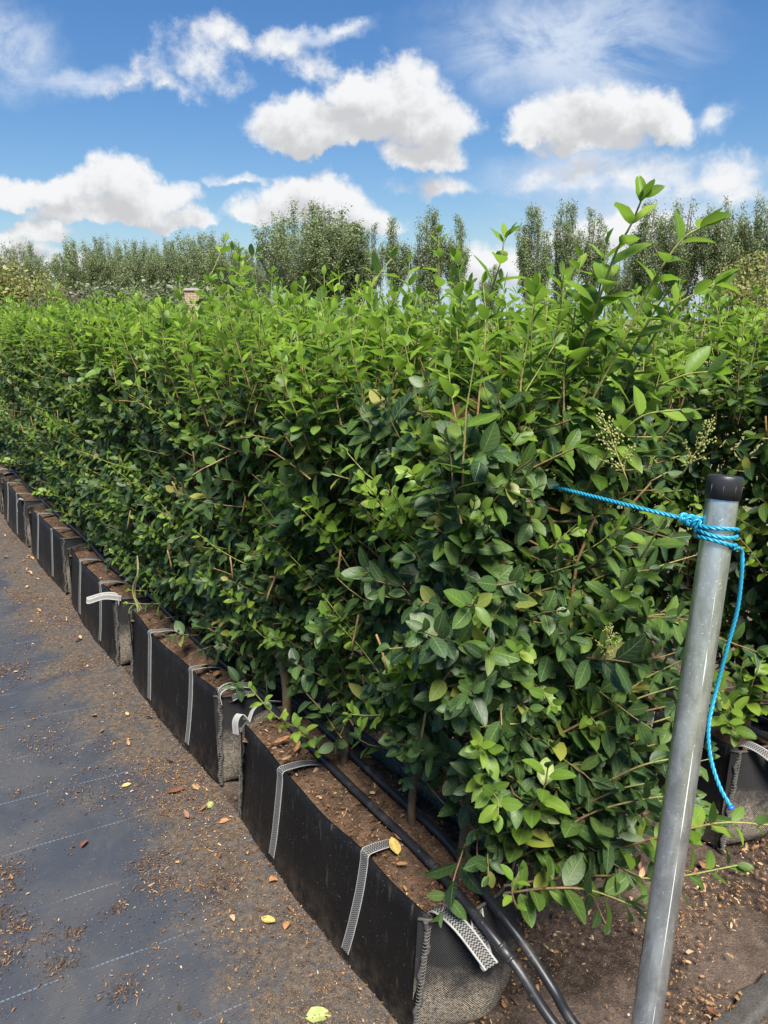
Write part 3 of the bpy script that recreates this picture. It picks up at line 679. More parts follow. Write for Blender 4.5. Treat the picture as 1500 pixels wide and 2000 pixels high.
# ------------------------------------------------------------------ privet hedge sections
def leafy_twig(lm, sm, pts, r0, r1, L, W, tone, rg, spacing=.026, start=.15, stem_tone=None, tip=True, m=0, sm_m=0, droop=.12, sides=4, outward=None, endsize=.55):
    """a twig along pts (n,3) with opposite leaf pairs; L, W at the middle of the twig"""
    pts = np.asarray(pts, float); n = len(pts)
    tube(sm, pts, np.linspace(r0, r1, n), sides, sm_m, tone if stem_tone is None else stem_tone, rg.random(), cap=False)
    seg = np.linalg.norm(np.diff(pts, axis=0), axis=1); cum = np.concatenate([[0], np.cumsum(seg)]); tot = cum[-1]
    ds = np.arange(start * tot, tot, spacing); ds = ds[ds < tot - .004]
    if len(ds) == 0: ds = np.array([tot * .7])
    c = np.stack([np.interp(ds, cum, pts[:, k]) for k in range(3)], 1)
    T = unit(np.stack([np.interp(np.minimum(ds + .008, tot), cum, pts[:, k]) - np.interp(np.maximum(ds - .008, 0), cum, pts[:, k]) for k in range(3)], 1))
    k = len(ds); ref = unit(np.cross(T, np.array([.13, .21, .97]) + rg.normal(0, .2, 3))); bi = np.cross(T, ref)
    ph = rg.uniform(0, math.pi) + np.arange(k) * math.pi / 2 + rg.normal(0, .22, k)
    f = ds / tot; size = np.interp(f, [0, .35, .75, 1], [.75, 1.0, .92, endsize])
    B, A, Nn, LL, TT = [], [], [], [], []
    for sg in (0, math.pi):
        lat = ref * np.cos(ph + sg)[:, None] + bi * np.sin(ph + sg)[:, None]
        spread = np.interp(f, [0, .8, 1], [.95, .8, .45])[:, None] + rg.normal(0, .12, (k, 1))
        ax = unit(T * (1 - .42 * spread) * .75 + lat * spread - np.array([0, 0, droop]) + rg.normal(0, .10, (k, 3)))
        up = T * .7 + np.array([0, 0, .55]) + rg.normal(0, .16, (k, 3))
        if outward is not None: up = up + outward * .75
        keep = rg.random(k) > .07
        B.append((c + ax * .004)[keep]); A.append(ax[keep]); Nn.append(up[keep]); LL.append((size * rg.uniform(.8, 1.18, k))[keep]); TT.append(f[keep])
    if tip:
        for s in range(2):
            B.append(pts[-1:]); A.append(unit(T[-1:] + rg.normal(0, .3, (1, 3)))); Nn.append(rg.normal(0, 1, (1, 3)) + np.array([0, 0, .4])); LL.append(np.array([.5])); TT.append(np.array([1.0]))
    B, A, Nn, LL, TT = (np.concatenate(q) for q in (B, A, Nn, LL, TT)); N = len(B)
    tn = np.clip(tone + (TT - .5) * .25 * (tone > .3) + rg.normal(0, .06, N), 0, 1)
    ln = L * LL
    leaves(lm, B, A, Nn, ln, W / L * ln * rg.uniform(.88, 1.16, N), rg.uniform(.02, .32, N), rg.uniform(.08, .42, N), tn, None, m, rg)

def curve_pts(p, d, length, rg, n=5, up=.0, wob=.12):
    P = [np.array(p, float)]; d = unit(d)
    for k in range(n - 1):
        d = unit(d + np.array([0, 0, up]) + rg.normal(0, wob, 3)); P.append(P[-1] + d * length / (n - 1))
    return np.array(P)

YLO = [.085, .03, -.03, -.035]
def ylo(z): return np.interp(z, [.36, .5, .8, 1.25], YLO)
def yhi(z): return np.interp(z, [.36, .5, .8, 1.25], [.26, .34, .40, .42])
PRUNE = 1.27
def make_section(seed, near_end=False, n_face=380, n_back=120, n_in=280, n_top=150):
    rg = np.random.default_rng(seed); lm, sm = MB(), MB()
    YLO[:] = [.135, .085, .0, -.02] if near_end else [.085, .03, -.03, -.035]
    xa, xb = -.085, (.93 if near_end else .915)
    leaders = []
    for bx in (.10, .36, .60, .80):
        bx += rg.normal(0, .03); by = .165 + rg.normal(0, .02)
        fork = .36 + rg.uniform(.0, .18)
        base = np.array([bx, by, BH - .05]); top = np.array([bx + rg.normal(0, .02), by + rg.normal(0, .015), fork])
        tube(sm, spline([base, (base + top) / 2 + rg.normal(0, .006, 3), top], 6), np.linspace(.0135, .0105, 6) * (1.05 if near_end and bx > .65 else rg.uniform(.75, 1.1)), 8, 0, 0.12)
        for k in range(9 if near_end and bx > .65 else rg.integers(4, 7)):
            tx = bx + rg.uniform(-.19, .19); ty = .20 + rg.uniform(-.15, .16); tz = rg.uniform(1.08, 1.27)
            if near_end and bx > .7: tx += .07
            m1 = top + (np.array([tx, ty, tz]) - top) * .4 + np.array([rg.normal(0, .035), rg.normal(0, .03), 0])
            P = spline([top + rg.normal(0, .004, 3), m1, [tx, ty, tz]], 12); P[1:-1] += rg.normal(0, .006, (10, 3))
            tube(sm, P, np.linspace(.0074, .0019, 12) * rg.uniform(.8, 1.25), 6, 0, np.linspace(0.1, .34, 12)); leaders.append(P)
    LP = np.concatenate(leaders)
    def feed(p):                                  # thin branch from the nearest leader to a twig base
        q = LP[(np.abs(LP[:, 2] - (p[2] - .10)) < .09)]
        if len(q) == 0: return
        k = np.argmin(np.linalg.norm(q - p, axis=1) + rg.random(len(q)) * .05)
        if np.linalg.norm(q[k] - p) < .3:
            tube(sm, spline([q[k], (q[k] + p) / 2 + np.array([0, 0, -.015]) + rg.normal(0, .006, 3), p], 5), np.linspace(.0026, .0017, 5), 4, 0, np.linspace(.25, .5, 5), cap=False)
    def dens(z): return np.interp(z, [.36, .5, .68, 1.3], [.20, .55, 1.0, 1.0] if near_end else [.45, .8, 1.0, 1.0])
    def sz():
        while True:
            z = rg.uniform(.44 if near_end else .38, PRUNE)
            if rg.random() < dens(z): return z
    # front face twigs
    for k in range(n_face):
        z = sz(); x = rg.uniform(xa, xb); y = ylo(z) + abs(rg.normal(0, .045)) + .01
        o = np.array([0, -1, 0]); fresh = rg.random() < .23
        d = o * rg.uniform(.25, .85) + np.array([rg.normal(0, .35), 0, rg.uniform(.15, 1.0)])
        ln = rg.uniform(.07, .15) if not fresh else rg.uniform(.11, .24)
        b = np.array([x, y + .075, z - .05]); P = curve_pts(b, d, ln, rg, 5, .06 if fresh else .0)
        feed(b)
        if fresh: leafy_twig(lm, sm, P, .0018, .0009, rg.uniform(.026, .042), rg.uniform(.015, .023), rg.uniform(.45, .95), rg, .022, .2, stem_tone=.9, outward=o)
        else: leafy_twig(lm, sm, P, .0020, .0012, rg.uniform(.038, .062), rg.uniform(.021, .031), max(0, rg.normal(.06, .12)), rg, rg.uniform(.024, .033), .25, stem_tone=rg.uniform(.3, .8), outward=o)
    # back face
    for k in range(n_back):
        z = sz(); x = rg.uniform(xa, xb); o = np.array([0, 1, 0]); b = np.array([x, yhi(z) - .07 - abs(rg.normal(0, .03)), z - .05])
        leafy_twig(lm, sm, curve_pts(b, o * rg.uniform(.3, .9) + np.array([rg.normal(0, .35), 0, rg.uniform(.2, 1)]), rg.uniform(.08, .17), rg), .002, .0012, rg.uniform(.034, .054), rg.uniform(.018, .026), abs(rg.normal(.05, .12)), rg, .027, .25, stem_tone=.5, outward=o)
    # inside
    for k in range(n_in):
        z = sz(); b = np.array([rg.uniform(xa, xb), rg.uniform(.1, .30), z - .05])
        leafy_twig(lm, sm, curve_pts(b, rg.normal(0, 1, 3) + np.array([0, 0, .6]), rg.uniform(.08, .15), rg), .002, .0012, rg.uniform(.044, .062), rg.uniform(.024, .032), .0, rg, .03, .2, stem_tone=.4)
    # ends
    for xe, o, cnt in ((xa, np.array([-1.0, 0, 0]), 22), (xb, np.array([1.0, 0, 0]), 250 if near_end else 22)):
        for k in range(cnt):
            z = sz() if rg.random() < .88 else rg.uniform(.46, .8); yy = rg.uniform(ylo(z) + .02, yhi(z) - .01)
            bul = (.075 * math.sin(math.pi * min(1, max(0, (z - .3) / 1.15))) if near_end and o[0] > 0 else 0)
            b = np.array([xe - o[0] * (.075 + abs(rg.normal(0, .03))) + o[0] * bul, yy, z - .05]); fresh = rg.random() < .17
            d = o * rg.uniform(.3, 1.0) + np.array([0, rg.normal(0, .4), rg.uniform(.1, .9)])
            feed(b)
            if fresh: leafy_twig(lm, sm, curve_pts(b, d, rg.uniform(.12, .22), rg, 5, .05), .0018, .0009, rg.uniform(.028, .045), rg.uniform(.015, .021), rg.uniform(.4, .8), rg, .024, .2, stem_tone=.9, outward=o)
            else: leafy_twig(lm, sm, curve_pts(b, d, rg.uniform(.09, .17), rg), .002, .0012, rg.uniform(.034, .058), rg.uniform(.018, .028), abs(rg.normal(.06, .1)), rg, .027, .25, stem_tone=rg.uniform(.3, .8), outward=o)
    if near_end:                                  # low growth leaning out over the bare soil
        for k in range(56):
            z = rg.uniform(.47, .95); b = np.array([xb + rg.uniform(-.04, .13), rg.uniform(.16, .47), z - .03]); d = np.array([rg.uniform(.2, 1), rg.uniform(-.3, .7), rg.uniform(-.1, .7)])
            q = LP[(LP[:, 2] < z - .02) & (LP[:, 0] > .45)]; q = LP if len(q) < 5 else q; j = np.argmin(np.linalg.norm(q - b, axis=1) + rg.random(len(q)) * .08)
            tube(sm, spline([q[j], (q[j] + b) / 2 + np.array([0, 0, -.02]) + rg.normal(0, .008, 3), b], 6), np.linspace(.0030, .0018, 6), 4, 0, np.linspace(.15, .4, 6), cap=False)
            leafy_twig(lm, sm, curve_pts(b, d, rg.uniform(.10, .19), rg), .0018, .0011, rg.uniform(.038, .062), rg.uniform(.021, .031), abs(rg.normal(.12, .16)), rg, .027, .15, stem_tone=rg.uniform(.3, .8), outward=np.array([1.0, -.5, 0]))
    # pruned stubs
    for k in range(26):
        x, y = rg.uniform(xa, xb), rg.uniform(-.01, .40); z = rg.uniform(1.16, 1.30) if rg.random() < .7 else rg.uniform(.7, 1.15)
        if z < 1.15: y = ylo(z) + rg.uniform(-.01, .05)
        d = np.array([rg.normal(0, .12), rg.normal(0, .12), 1]); tube(sm, curve_pts((x, y, z - .07), d, rg.uniform(.04, .085), rg, 4, 0, .05), np.linspace(.0026, .0021, 4), 6, 0, .55)
    # regrowth on the cut top
    for k in range(n_top):
        x, y = rg.uniform(xa, xb), rg.uniform(-.03, .43); z = PRUNE - .05 + rg.uniform(-.06, .05)
        if near_end: x += .05 * (x > .8) * rg.random()
        big = rg.random() < .08; ln = rg.uniform(.25, .33) if big else rg.uniform(.14, .27)
        d = np.array([rg.normal(0, .22), rg.normal(0, .22) + (y - .2) * .8, 1.0])
        leafy_twig(lm, sm, curve_pts((x, y, z), d, ln, rg, 6, .10, .07), .0022, .0010, rg.uniform(.038, .056), rg.uniform(.018, .025), rg.uniform(.55, 1.0), rg, rg.uniform(.024, .032), .12, stem_tone=np.linspace(.5, 1, 6), droop=-.10)
        if rg.random() < .8:                      # darker leaves filling the cut line
            leafy_twig(lm, sm, curve_pts((x, y, z - .06), rg.normal(0, .6, 3) + np.array([0, 0, .8]), .12, rg), .002, .0012, rg.uniform(.040, .056), rg.uniform(.02, .027), rg.uniform(.0, .45), rg, .026, .2, stem_tone=.6)
    return lm, sm

def flower_cluster_mesh(seed):
    rg = np.random.default_rng(seed); mb = MB()
    L = .085; main = curve_pts((0, 0, 0), (0, 0, 1), L, rg, 6, 0, .06); tube(mb, main, np.linspace(.0013, .0006, 6), 4, 0, .8)
    oc = np.array([(1, 0, 0), (-1, 0, 0), (0, 1, 0), (0, -1, 0), (0, 0, 1.3), (0, 0, -1.3)]); of = np.array([(0, 2, 4), (2, 1, 4), (1, 3, 4), (3, 0, 4), (2, 0, 5), (1, 2, 5), (3, 1, 5), (0, 3, 5)])
    for k in range(12):
        f = .15 + .8 * k / 12; b = main[min(5, int(f * 5))] + (main[min(5, int(f * 5) + 1)] - main[min(5, int(f * 5))]) * (f * 5 % 1)
        th = k * 2.4; br = curve_pts(b, (math.cos(th), math.sin(th), .8), .034 * (1.1 - f), rg, 4, .05, .1); tube(mb, br, .0006, 3, 0, .8, cap=False)
        for q in range(10):
            c = br[rg.integers(1, 4)] + rg.normal(0, .0035, 3); mb.add(oc * rg.uniform(.0012, .0021) + c, [of], 1, None, 0, rg.random())
    for q in range(12): mb.add(oc * .0015 + main[-1] + rg.normal(0, .003, 3), [of], 1, None, 0, rg.random())
    return mb.mesh('flower_cluster', ['privet_stem', 'privet_bud'])
FLOW = [flower_cluster_mesh(s) for s in (3, 4, 5)]
def add_flowers(root, spots, rg):
    for (x, y, z, sc) in spots:
        o = bpy.data.objects.new('flower_cluster', FLOW[rg.integers(0, 3)]); C.collection.objects.link(o); o.parent = root
        o.location = (x, y, z); o.rotation_euler = (rg.normal(0, .35), rg.normal(0, .35), rg.uniform(0, 6)); o.scale = (sc,) * 3

def shoot_part(root, loc_pts, L, W, tone, seed, spacing=.031, r=.0023, bark=.75):
    """a tall shoot standing clear of the hedge: stem and leaves in one part mesh"""
    rg = np.random.default_rng(seed); mb = MB()
    P = spline(np.array(loc_pts), 14)
    leafy_twig(mb, mb, P, r, .0012, L, W, tone, rg, spacing, .16, stem_tone=np.linspace(bark, 1, 14), m=1, sides=6, droop=-.05, endsize=.62)
    mb.obj('tall_shoot', ['privet_stem', 'privet_leaf'], root)

HG = 'privet hedge sections growing in black bags'
def sec_loc(i, r=0):
    s = -1.0 * i + (0.0 if r == 0 else .08); return tuple(row(s, ROW2 * r))
def finish_section(root, lm, sm):
    sm.obj('branches', ['privet_stem'], root); lm.obj('foliage', ['privet_leaf'], root)
def local(root_loc, p):                          # world point -> hedge frame
    d = np.asarray(p) - np.asarray(root_loc); return np.array([d @ ES, d @ EN, d[2]])

near_sec = thing('privet_hedge', 'privet hedge section nearest the steel pole, with the tallest fresh shoots', 'hedge', sec_loc(0), ROW_ANG, HG)
finish_section(near_sec, *make_section(101, True, 400, 120, 300, 150))
rgf = np.random.default_rng(5)
L0 = sec_loc(0)
SH = [ # photo pixel polylines with forward distances
    ([(1085, 800, 1.20), (1150, 640, 1.16), (1200, 500, 1.12), (1232, 440, 1.10), (1255, 385, 1.08)], .062, .031, .78, 1),
    ([(1090, 900, 1.20), (1200, 700, 1.16), (1270, 560, 1.13), (1330, 470, 1.11), (1378, 440, 1.10)], .062, .029, .74, 2),
    ([(1150, 880, 1.25), (1240, 720, 1.22), (1310, 610, 1.20), (1355, 575, 1.19), (1400, 553, 1.18)], .062, .029, .86, 3),
    ([(915, 700, 1.22), (940, 620, 1.22), (962, 560, 1.21), (978, 510, 1.20), (985, 465, 1.20)], .062, .025, .80, 4),
    ([(1120, 780, 1.22), (1150, 660, 1.2), (1172, 560, 1.18), (1185, 480, 1.17)], .058, .028, .8, 51), ([(1215, 720, 1.2), (1260, 640, 1.18), (1290, 590, 1.17), (1312, 560, 1.16)], .056, .026, .85, 52),
    ([(1060, 720, 1.25), (1065, 640, 1.25), (1070, 575, 1.25), (1072, 545, 1.25)], .055, .026, .85, 6),
    ([(1120, 900, 1.18), (1250, 780, 1.10), (1330, 735, 1.06), (1395, 725, 1.03)], .058, .027, .75, 7),
    ([(1130, 980, 1.15), (1190, 880, 1.08), (1250, 815, 1.04), (1330, 800, 1.0)], .060, .028, .6, 8),
    ([(1160, 1250, 1.10), (1215, 1150, 1.03), (1270, 1060, .99), (1300, 1010, .97)], .050, .026, .5, 9)]
for pl, L, W, tn, sd in SH: shoot_part(near_sec, [local(L0, at_y(*q)) for q in pl], L, W, tn, sd)
# low side branches reaching out over the bare soil
for pl, L, W, tn, sd in [([(975, 1690, 1.12), (1060, 1650, 1.08), (1150, 1590, 1.05), (1260, 1560, 1.02), (1330, 1555, 1.0)], .056, .029, .12, 21),
                         ([(985, 1730, 1.10), (1090, 1715, 1.06), (1180, 1710, 1.03), (1300, 1715, 1.0), (1440, 1690, .99)], .050, .027, .35, 22),
                         ([(985, 1745, 1.08), (1070, 1735, 1.02), (1150, 1738, .99), (1235, 1768, .97)], .062, .030, .3, 23),
                         ([(1010, 1480, 1.15), (1120, 1420, 1.10), (1230, 1370, 1.06), (1320, 1340, 1.05)], .058, .030, .25, 24),
                         ([(1010, 1690, 1.12), (1190, 1660, 1.05), (1340, 1620, .99), (1420, 1606, .97), (1510, 1612, .96)], .048, .024, .6, 25),
                         ([(1000, 1700, 1.13), (1030, 1600, 1.06), (1062, 1540, 1.02), (1070, 1500, 1.0)], .056, .031, .45, 26),
                         ([(640, 1480, 1.62), (590, 1430, 1.52), (540, 1400, 1.44), (490, 1345, 1.40)], .034, .018, .6, 27),
                         ([(1010, 1775, 1.02), (1000, 1740, 1.0), (1015, 1700, .99)], .030, .016, .65, 28),
                         ([(1000, 1640, 1.14), (1120, 1500, 1.10), (1230, 1430, 1.08), (1310, 1400, 1.07)], .058, .030, .12, 41), ([(1000, 1650, 1.13), (1130, 1560, 1.08), (1240, 1500, 1.05), (1320, 1480, 1.04)], .058, .030, .08, 42),
                         ([(1005, 1660, 1.13), (1110, 1590, 1.08), (1200, 1545, 1.05), (1260, 1530, 1.04)], .056, .030, .2, 43), ([(1000, 1620, 1.16), (1130, 1450, 1.12), (1240, 1340, 1.10), (1330, 1290, 1.08)], .060, .031, .1, 44),
                         ([(1005, 1640, 1.18), (1150, 1520, 1.18), (1260, 1460, 1.18), (1340, 1440, 1.17)], .056, .029, .05, 45), ([(1000, 1680, 1.14), (1100, 1640, 1.10), (1180, 1610, 1.07)], .056, .030, .15, 46)]:
    shoot_part(near_sec, [local(L0, at_y(*q)) for q in pl], L, W, tn, sd, .033, .0026, .12)
add_flowers(near_sec, [(*local(L0, at_y(1225, 940, 1.02)), 1.25), (*local(L0, at_y(1330, 930, 1.08)), 1.1), (*local(L0, at_y(835, 910, 1.28)), 1.0), (*local(L0, at_y(700, 800, 1.45)), .9), (*local(L0, at_y(680, 880, 1.45)), .9), (*local(L0, at_y(1180, 1290, 1.0)), .8), (.2, .02, 1.22, 1), (.3, .05, 1.25, 1)], rgf)

protos = []
for k, sd in enumerate((202, 303, 404)):
    i = k + 1
    rt = thing('privet_hedge', 'x', 'hedge', sec_loc(i), ROW_ANG, HG)
    finish_section(rt, *make_section(sd)); protos.append(rt)
    add_flowers(rt, [(rgf.uniform(0, .8), rgf.uniform(-.02, .3), rgf.uniform(1.16, 1.3), rgf.uniform(.8, 1.1)) for _ in range(6)], rgf)
HL = {1: 'privet hedge section in the second bag, lit sprays hanging over its folded handle', 2: 'privet hedge section in the third bag, whose pale loop sticks out over the path',
      3: 'privet hedge section in the fourth bag, before the white flap', 4: 'privet hedge section in the fifth bag, whose corner carries a white flap'}
for k in range(3): protos[k]['label'] = HL[k + 1]
shoot2 = [([(375, 640), (392, 580), (420, 520), (440, 470)], 1, .055, .026, .72, 31), ([(430, 640), (450, 560), (475, 520), (500, 492)], 1, .050, .024, .75, 32),
          ([(690, 640), (705, 600), (735, 545), (765, 505)], 0, .052, .025, .78, 33), ([(370, 640), (380, 600), (390, 560)], 1, .040, .018, .8, 34)]
for pl, sec, L, W, tn, sd in shoot2:
    Y = 2.15 if sec else 1.55; rt = protos[0] if sec else near_sec
    shoot_part(rt, [local(rt.location, at_y(a, b, Y + .01 * k)) for k, (a, b) in enumerate(pl)], L, W, tn, sd, .046)
for i in range(4, 10):
    src = protos[(i * 2) % 3]
    copy_thing(src, sec_loc(i), ROW_ANG, HL.get(i, 'privet hedge section of the front row, %s counted from the steel pole' % ORD[i]), HG, skip=('tall_shoot',))
hl2 = ['privet hedge section at the near end of the back row, behind the steel pole'] + ['privet hedge section of the back row, %s counted from the right' % ORD[i] for i in range(1, 10)]
end2 = thing('privet_hedge', hl2[0], 'hedge', sec_loc(0, 1), ROW_ANG, HG)
finish_section(end2, *make_section(505, True, 330, 150, 260, 150)); add_flowers(end2, [(.7, .05, 1.24, 1.1), (.85, .1, 1.22, 1.0), (.5, .0, 1.26, .9)], rgf)
for pl, L, W, tn, sd in [([(1452, 1430, 1.66), (1430, 1385, 1.60), (1400, 1350, 1.56), (1375, 1300, 1.53)], .050, .027, .6, 61), ([(1455, 1420, 1.68), (1468, 1340, 1.63), (1490, 1285, 1.60)], .052, .027, .65, 62),
                         ([(1450, 1440, 1.66), (1425, 1415, 1.58), (1395, 1375, 1.53)], .048, .026, .5, 63), ([(1460, 1410, 1.68), (1500, 1350, 1.64), (1530, 1310, 1.62)], .05, .027, .7, 64), ([(1450, 1420, 1.68), (1440, 1350, 1.65), (1452, 1290, 1.62)], .05, .028, .2, 65)]:
    shoot_part(end2, [local(sec_loc(0, 1), at_y(*q)) for q in pl], L, W, tn, sd, .030, .0022, .5)
for i in range(10):
    if i == 0: continue
    src = protos[(i + 1) % 3]
    if i % 2: loc = np.array(sec_loc(i, 1)) + ES * .83 + EN * .40; rz = ROW_ANG + math.pi
    else: loc = np.array(sec_loc(i, 1)); rz = ROW_ANG
    copy_thing(src, tuple(loc), rz, hl2[i], HG, skip=('tall_shoot',))

# withered tendril and a large dead leaf caught in the hedge
mb = MB(); a = row(-.33, .0, .66); 
for k in range(3):
    rg = np.random.default_rng(60 + k); P = spline([at_y(268, 1085, 1.95), at_y(274, 1120, 1.94) + rg.normal(0, .006, 3), at_y(266, 1155, 1.94) + rg.normal(0, .006, 3), at_y(272, 1190, 1.93) + rg.normal(0, .004, 3)], 16)
    ribbon(mb, P, (.8, .4, .3 * k), .0035, .001)
tag(mb.obj('withered_tendril', ['leaf_withered']), 'withered yellow green tendril hanging in front of the second bag', 'tendril')
def dead_leaf(label, p, L, W, matn, ax, nr, curl=.5, fold=.6, seed=1):
    mb = MB(); leaves(mb, np.zeros((1, 3)), np.array([ax], float), np.array([nr], float), L, W, curl, fold, 0, np.array([.5]), 0, np.random.default_rng(seed))
    o = mb.obj('dead_leaf', [matn]); o.location = tuple(p); return tag(o, label, 'leaf')
dead_leaf('large curled brown dead leaf caught high in the near hedge', at_y(880, 835, 1.22), .085, .06, 'leaf_dead_brown', (.8, -.1, .5), (0, -1, .3))

# ------------------------------------------------------------------ steel pole with cap
top = at_y(1416, 936, .895); low = at_y(1274, 1920, .79)
axis = unit(top - low); base = low - axis * ((low[2] + .05) / axis[2])
def pole_pt(h): return base + axis * ((h - base[2]) / axis[2])
PR = .0198
pole = thing('steel_pole', 'galvanised steel pole with black end cap and blue rope round its top', 'pole', tuple(base))
H_ = np.linalg.norm(top - base); mb = MB(); zz = np.linspace(0, H_, 40)
tube(mb, axis[None] * zz[:, None], PR, 40); mb.obj('tube', ['galvanised_steel'], pole)
mb = MB(); rg = np.random.default_rng(8)                       # weld line with its zinc drips
ref = unit(np.cross(axis, (0, 0, 1))); cam_dir = unit(np.array([0, 0, EYE]) - (base + axis * 1.0)); cd = unit(cam_dir - axis * (cam_dir @ axis)); rt_ = np.cross(axis, cd) * -1
rt_ = rt_ if rt_[0] > 0 else -rt_
zl = np.linspace(.05, H_ - .10, 160); th = .42 + .02 * np.sin(zl * 9)
pts = axis[None] * zl[:, None] + (cd[None] * np.cos(th)[:, None] + rt_[None] * np.sin(th)[:, None]) * (PR + .0002)
tube(mb, pts, np.clip(.0009 * (.35 + 1.3 * vnoise(np.stack([zl * 24, zl * 0], 1), 2)), .0001, .0010), 5); mb.obj('weld_seam', ['zinc_drip'], pole)
mb = MB(); prof = [(-.026, PR + .0006), (-.026, PR + .0019), (-.002, PR + .0021), (.0025, PR + .0018), (.0048, PR + .0002), (.0054, PR - .004), (.0054, .0005)]
lathe(mb, axis * H_, axis, prof, 40)
for k in range(9):
    t_ = k * 2 * math.pi / 9; dr = cd * math.cos(t_) + rt_ * math.sin(t_); tube(mb, np.array([axis * (H_ - .025) + dr * (PR + .0019), axis * (H_ - .007) + dr * (PR + .0019)]), .0005, 4)
mb.obj('end_cap', ['cap_plastic'], pole)

# ------------------------------------------------------------------ blue rope
def rope_mesh(mb, path, r=.0029, pitch=.024, n=None, m=0):
    P = np.asarray(path, float); ln = np.linalg.norm(np.diff(P, axis=0), axis=1).sum()
    n = n or max(30, int(ln / .0022)); P = spline(P, n); T = unit(np.gradient(P, axis=0))
    A = np.zeros_like(P); a = unit(np.cross(T[0], (.3, .2, .93)))
    for i in range(n): a = unit(a - T[i] * (a @ T[i])); A[i] = a
    B = np.cross(T, A); s = np.concatenate([[0], np.cumsum(np.linalg.norm(np.diff(P, axis=0), axis=1))])
    for k in range(3):
        ph = 2 * math.pi * s / pitch + k * 2.0944
        tube(mb, P + (A * np.cos(ph)[:, None] + B * np.sin(ph)[:, None]) * r * .52, r * .56, 6, m)
hk = pole_pt(1.0)[2]
def on_pole(h, ang, off=.0): c = pole_pt(h); return c + (cd * math.cos(ang) + rt_ * math.sin(ang)) * (PR + .0034 + off)
ROPE_Z = to_row(at_y(1400, 1035, .89))[2]
rope = thing('blue_rope', 'blue twisted rope knotted round the steel pole and run into the near hedge', 'rope', tuple(pole_pt(ROPE_Z)))
ro = np.array(rope.location)
kn = at_y(1352, 1017, .90)
mb = MB(); angs = np.linspace(-2.0, -2.0 + 2 * math.pi * 2.75, 70); hs = ROPE_Z + .008 - .0085 * (angs - angs[0]) / (2 * math.pi) + .002 * np.sin(angs * 1.7)
rope_mesh(mb, np.array([on_pole(h, a) for h, a in zip(hs, angs)]) - ro); mb.obj('wraps', ['blue_rope'], rope)
mb = MB(); rg = np.random.default_rng(12)                    # knot: overlapping tight turns
d1 = unit(row(-.5, .17, ROPE_Z + .01) - kn); e1 = unit(np.cross(d1, (0, 0, 1))); e2 = np.cross(d1, e1)
for k in range(3):
    tt = np.linspace(0, 2 * math.pi * 1.25, 26); c0 = kn + d1 * (-.008 + .009 * k)
    rope_mesh(mb, c0 + d1 * (.004 * np.sin(tt * .8))[:, None] + (e1 * np.cos(tt + k)[:, None] + e2 * np.sin(tt + k)[:, None]) * (.0062 - .0006 * k) - ro, .0032)
rope_mesh(mb, np.array([on_pole(ROPE_Z + .008, -2.0), on_pole(ROPE_Z + .009, -1.5, .002), kn + e2 * .004 - d1 * .012, kn + d1 * .01]) - ro)
rope_mesh(mb, np.array([on_pole(ROPE_Z - .004, -2.0), on_pole(ROPE_Z - .003, -1.4, .003), kn - e2 * .004 - d1 * .010, kn + d1 * .012]) - ro)
mb.obj('knot', ['blue_rope'], rope)
mb = MB(); q0 = to_row(kn)
ln_ = [kn, at_y(1240, 990, .955), at_y(1120, 960, 1.06), at_y(965, 922, 1.25), at_y(862, 897, 1.42)]
g_ = ln_[-1]; ln_ += [g_ + (row(-3, .19, ROPE_Z + .02) - g_) * f for f in (.25, .6, 1.0)]
rope_mesh(mb, np.array(ln_) - ro, .0029, .022, 1300); mb.obj('taut_line', ['blue_rope'], rope)
mb = MB(); tail = [on_pole(ROPE_Z - .018, 1.1), at_y(1447, 1075, .885), at_y(1449, 1110, .885), at_y(1440, 1190, .89), at_y(1420, 1265, .895), at_y(1398, 1350, .90), at_y(1384, 1420, .885), at_y(1388, 1480, .87), at_y(1405, 1535, .85), at_y(1426, 1574, .835)]
rope_mesh(mb, np.array(tail) - ro); e_ = np.array(tail[-1]) - ro; tube(mb, np.array([e_ - (0, 0, 0), e_ + unit(e_ - (np.array(tail[-2]) - ro)) * .004]), [.0038, .0052], 8, 1)
mb.obj('loose_tail', ['blue_rope', 'rope_melt'], rope)
mb = MB(); rr = [row(1.30, ROW2 + .17, ROPE_Z - .03), row(.9, ROW2 + .17, ROPE_Z - .015), row(.3, ROW2 + .18, ROPE_Z), row(-1.5, ROW2 + .18, ROPE_Z), row(-3.5, ROW2 + .18, ROPE_Z)]
rope_mesh(mb, np.array(rr) - rr[0], .0034, .024, 1400); o = mb.obj('blue_rope', ['blue_rope']); o.location = tuple(rr[0])
tag(o, 'blue rope running into the back row hedge at the right edge', 'rope')

# ------------------------------------------------------------------ litter on path and bed (uncountable) and single fallen leaves
def litter(name, label, n, area, size, seed, dens, zoff, mats=('debris',), power=.75, asp=(1.1, 4.5)):
    rg = np.random.default_rng(seed); pos = []
    while len(pos) < n:
        s = rg.uniform(area[0], area[1], 6000); q = rg.uniform(area[2], area[3], 6000)
        pt = np.stack([s, q], 1); d = dens(s, q, pt); k = rg.random(6000) < d
        pos.extend(pt[k][:n - len(pos)])
    pos = np.array(pos); P = np.hstack([pos, np.full((len(pos), 1), zoff) + rg.random((len(pos), 1)) * .003])
    mb = MB(); shards(mb, P, rg.uniform(size[0], size[1], n) * rg.choice([.5, .8, 1, 1.8], n, p=[.45, .3, .2, .05]), 0, rg, .3, asp, rg.random(n) ** power)
    o = mb.obj(name, list(mats), None, False); o.location = (P0[0], P0[1], 0); o.rotation_euler = (0, 0, ROW_ANG)
    return tag(o, label, 'litter', kind='stuff')
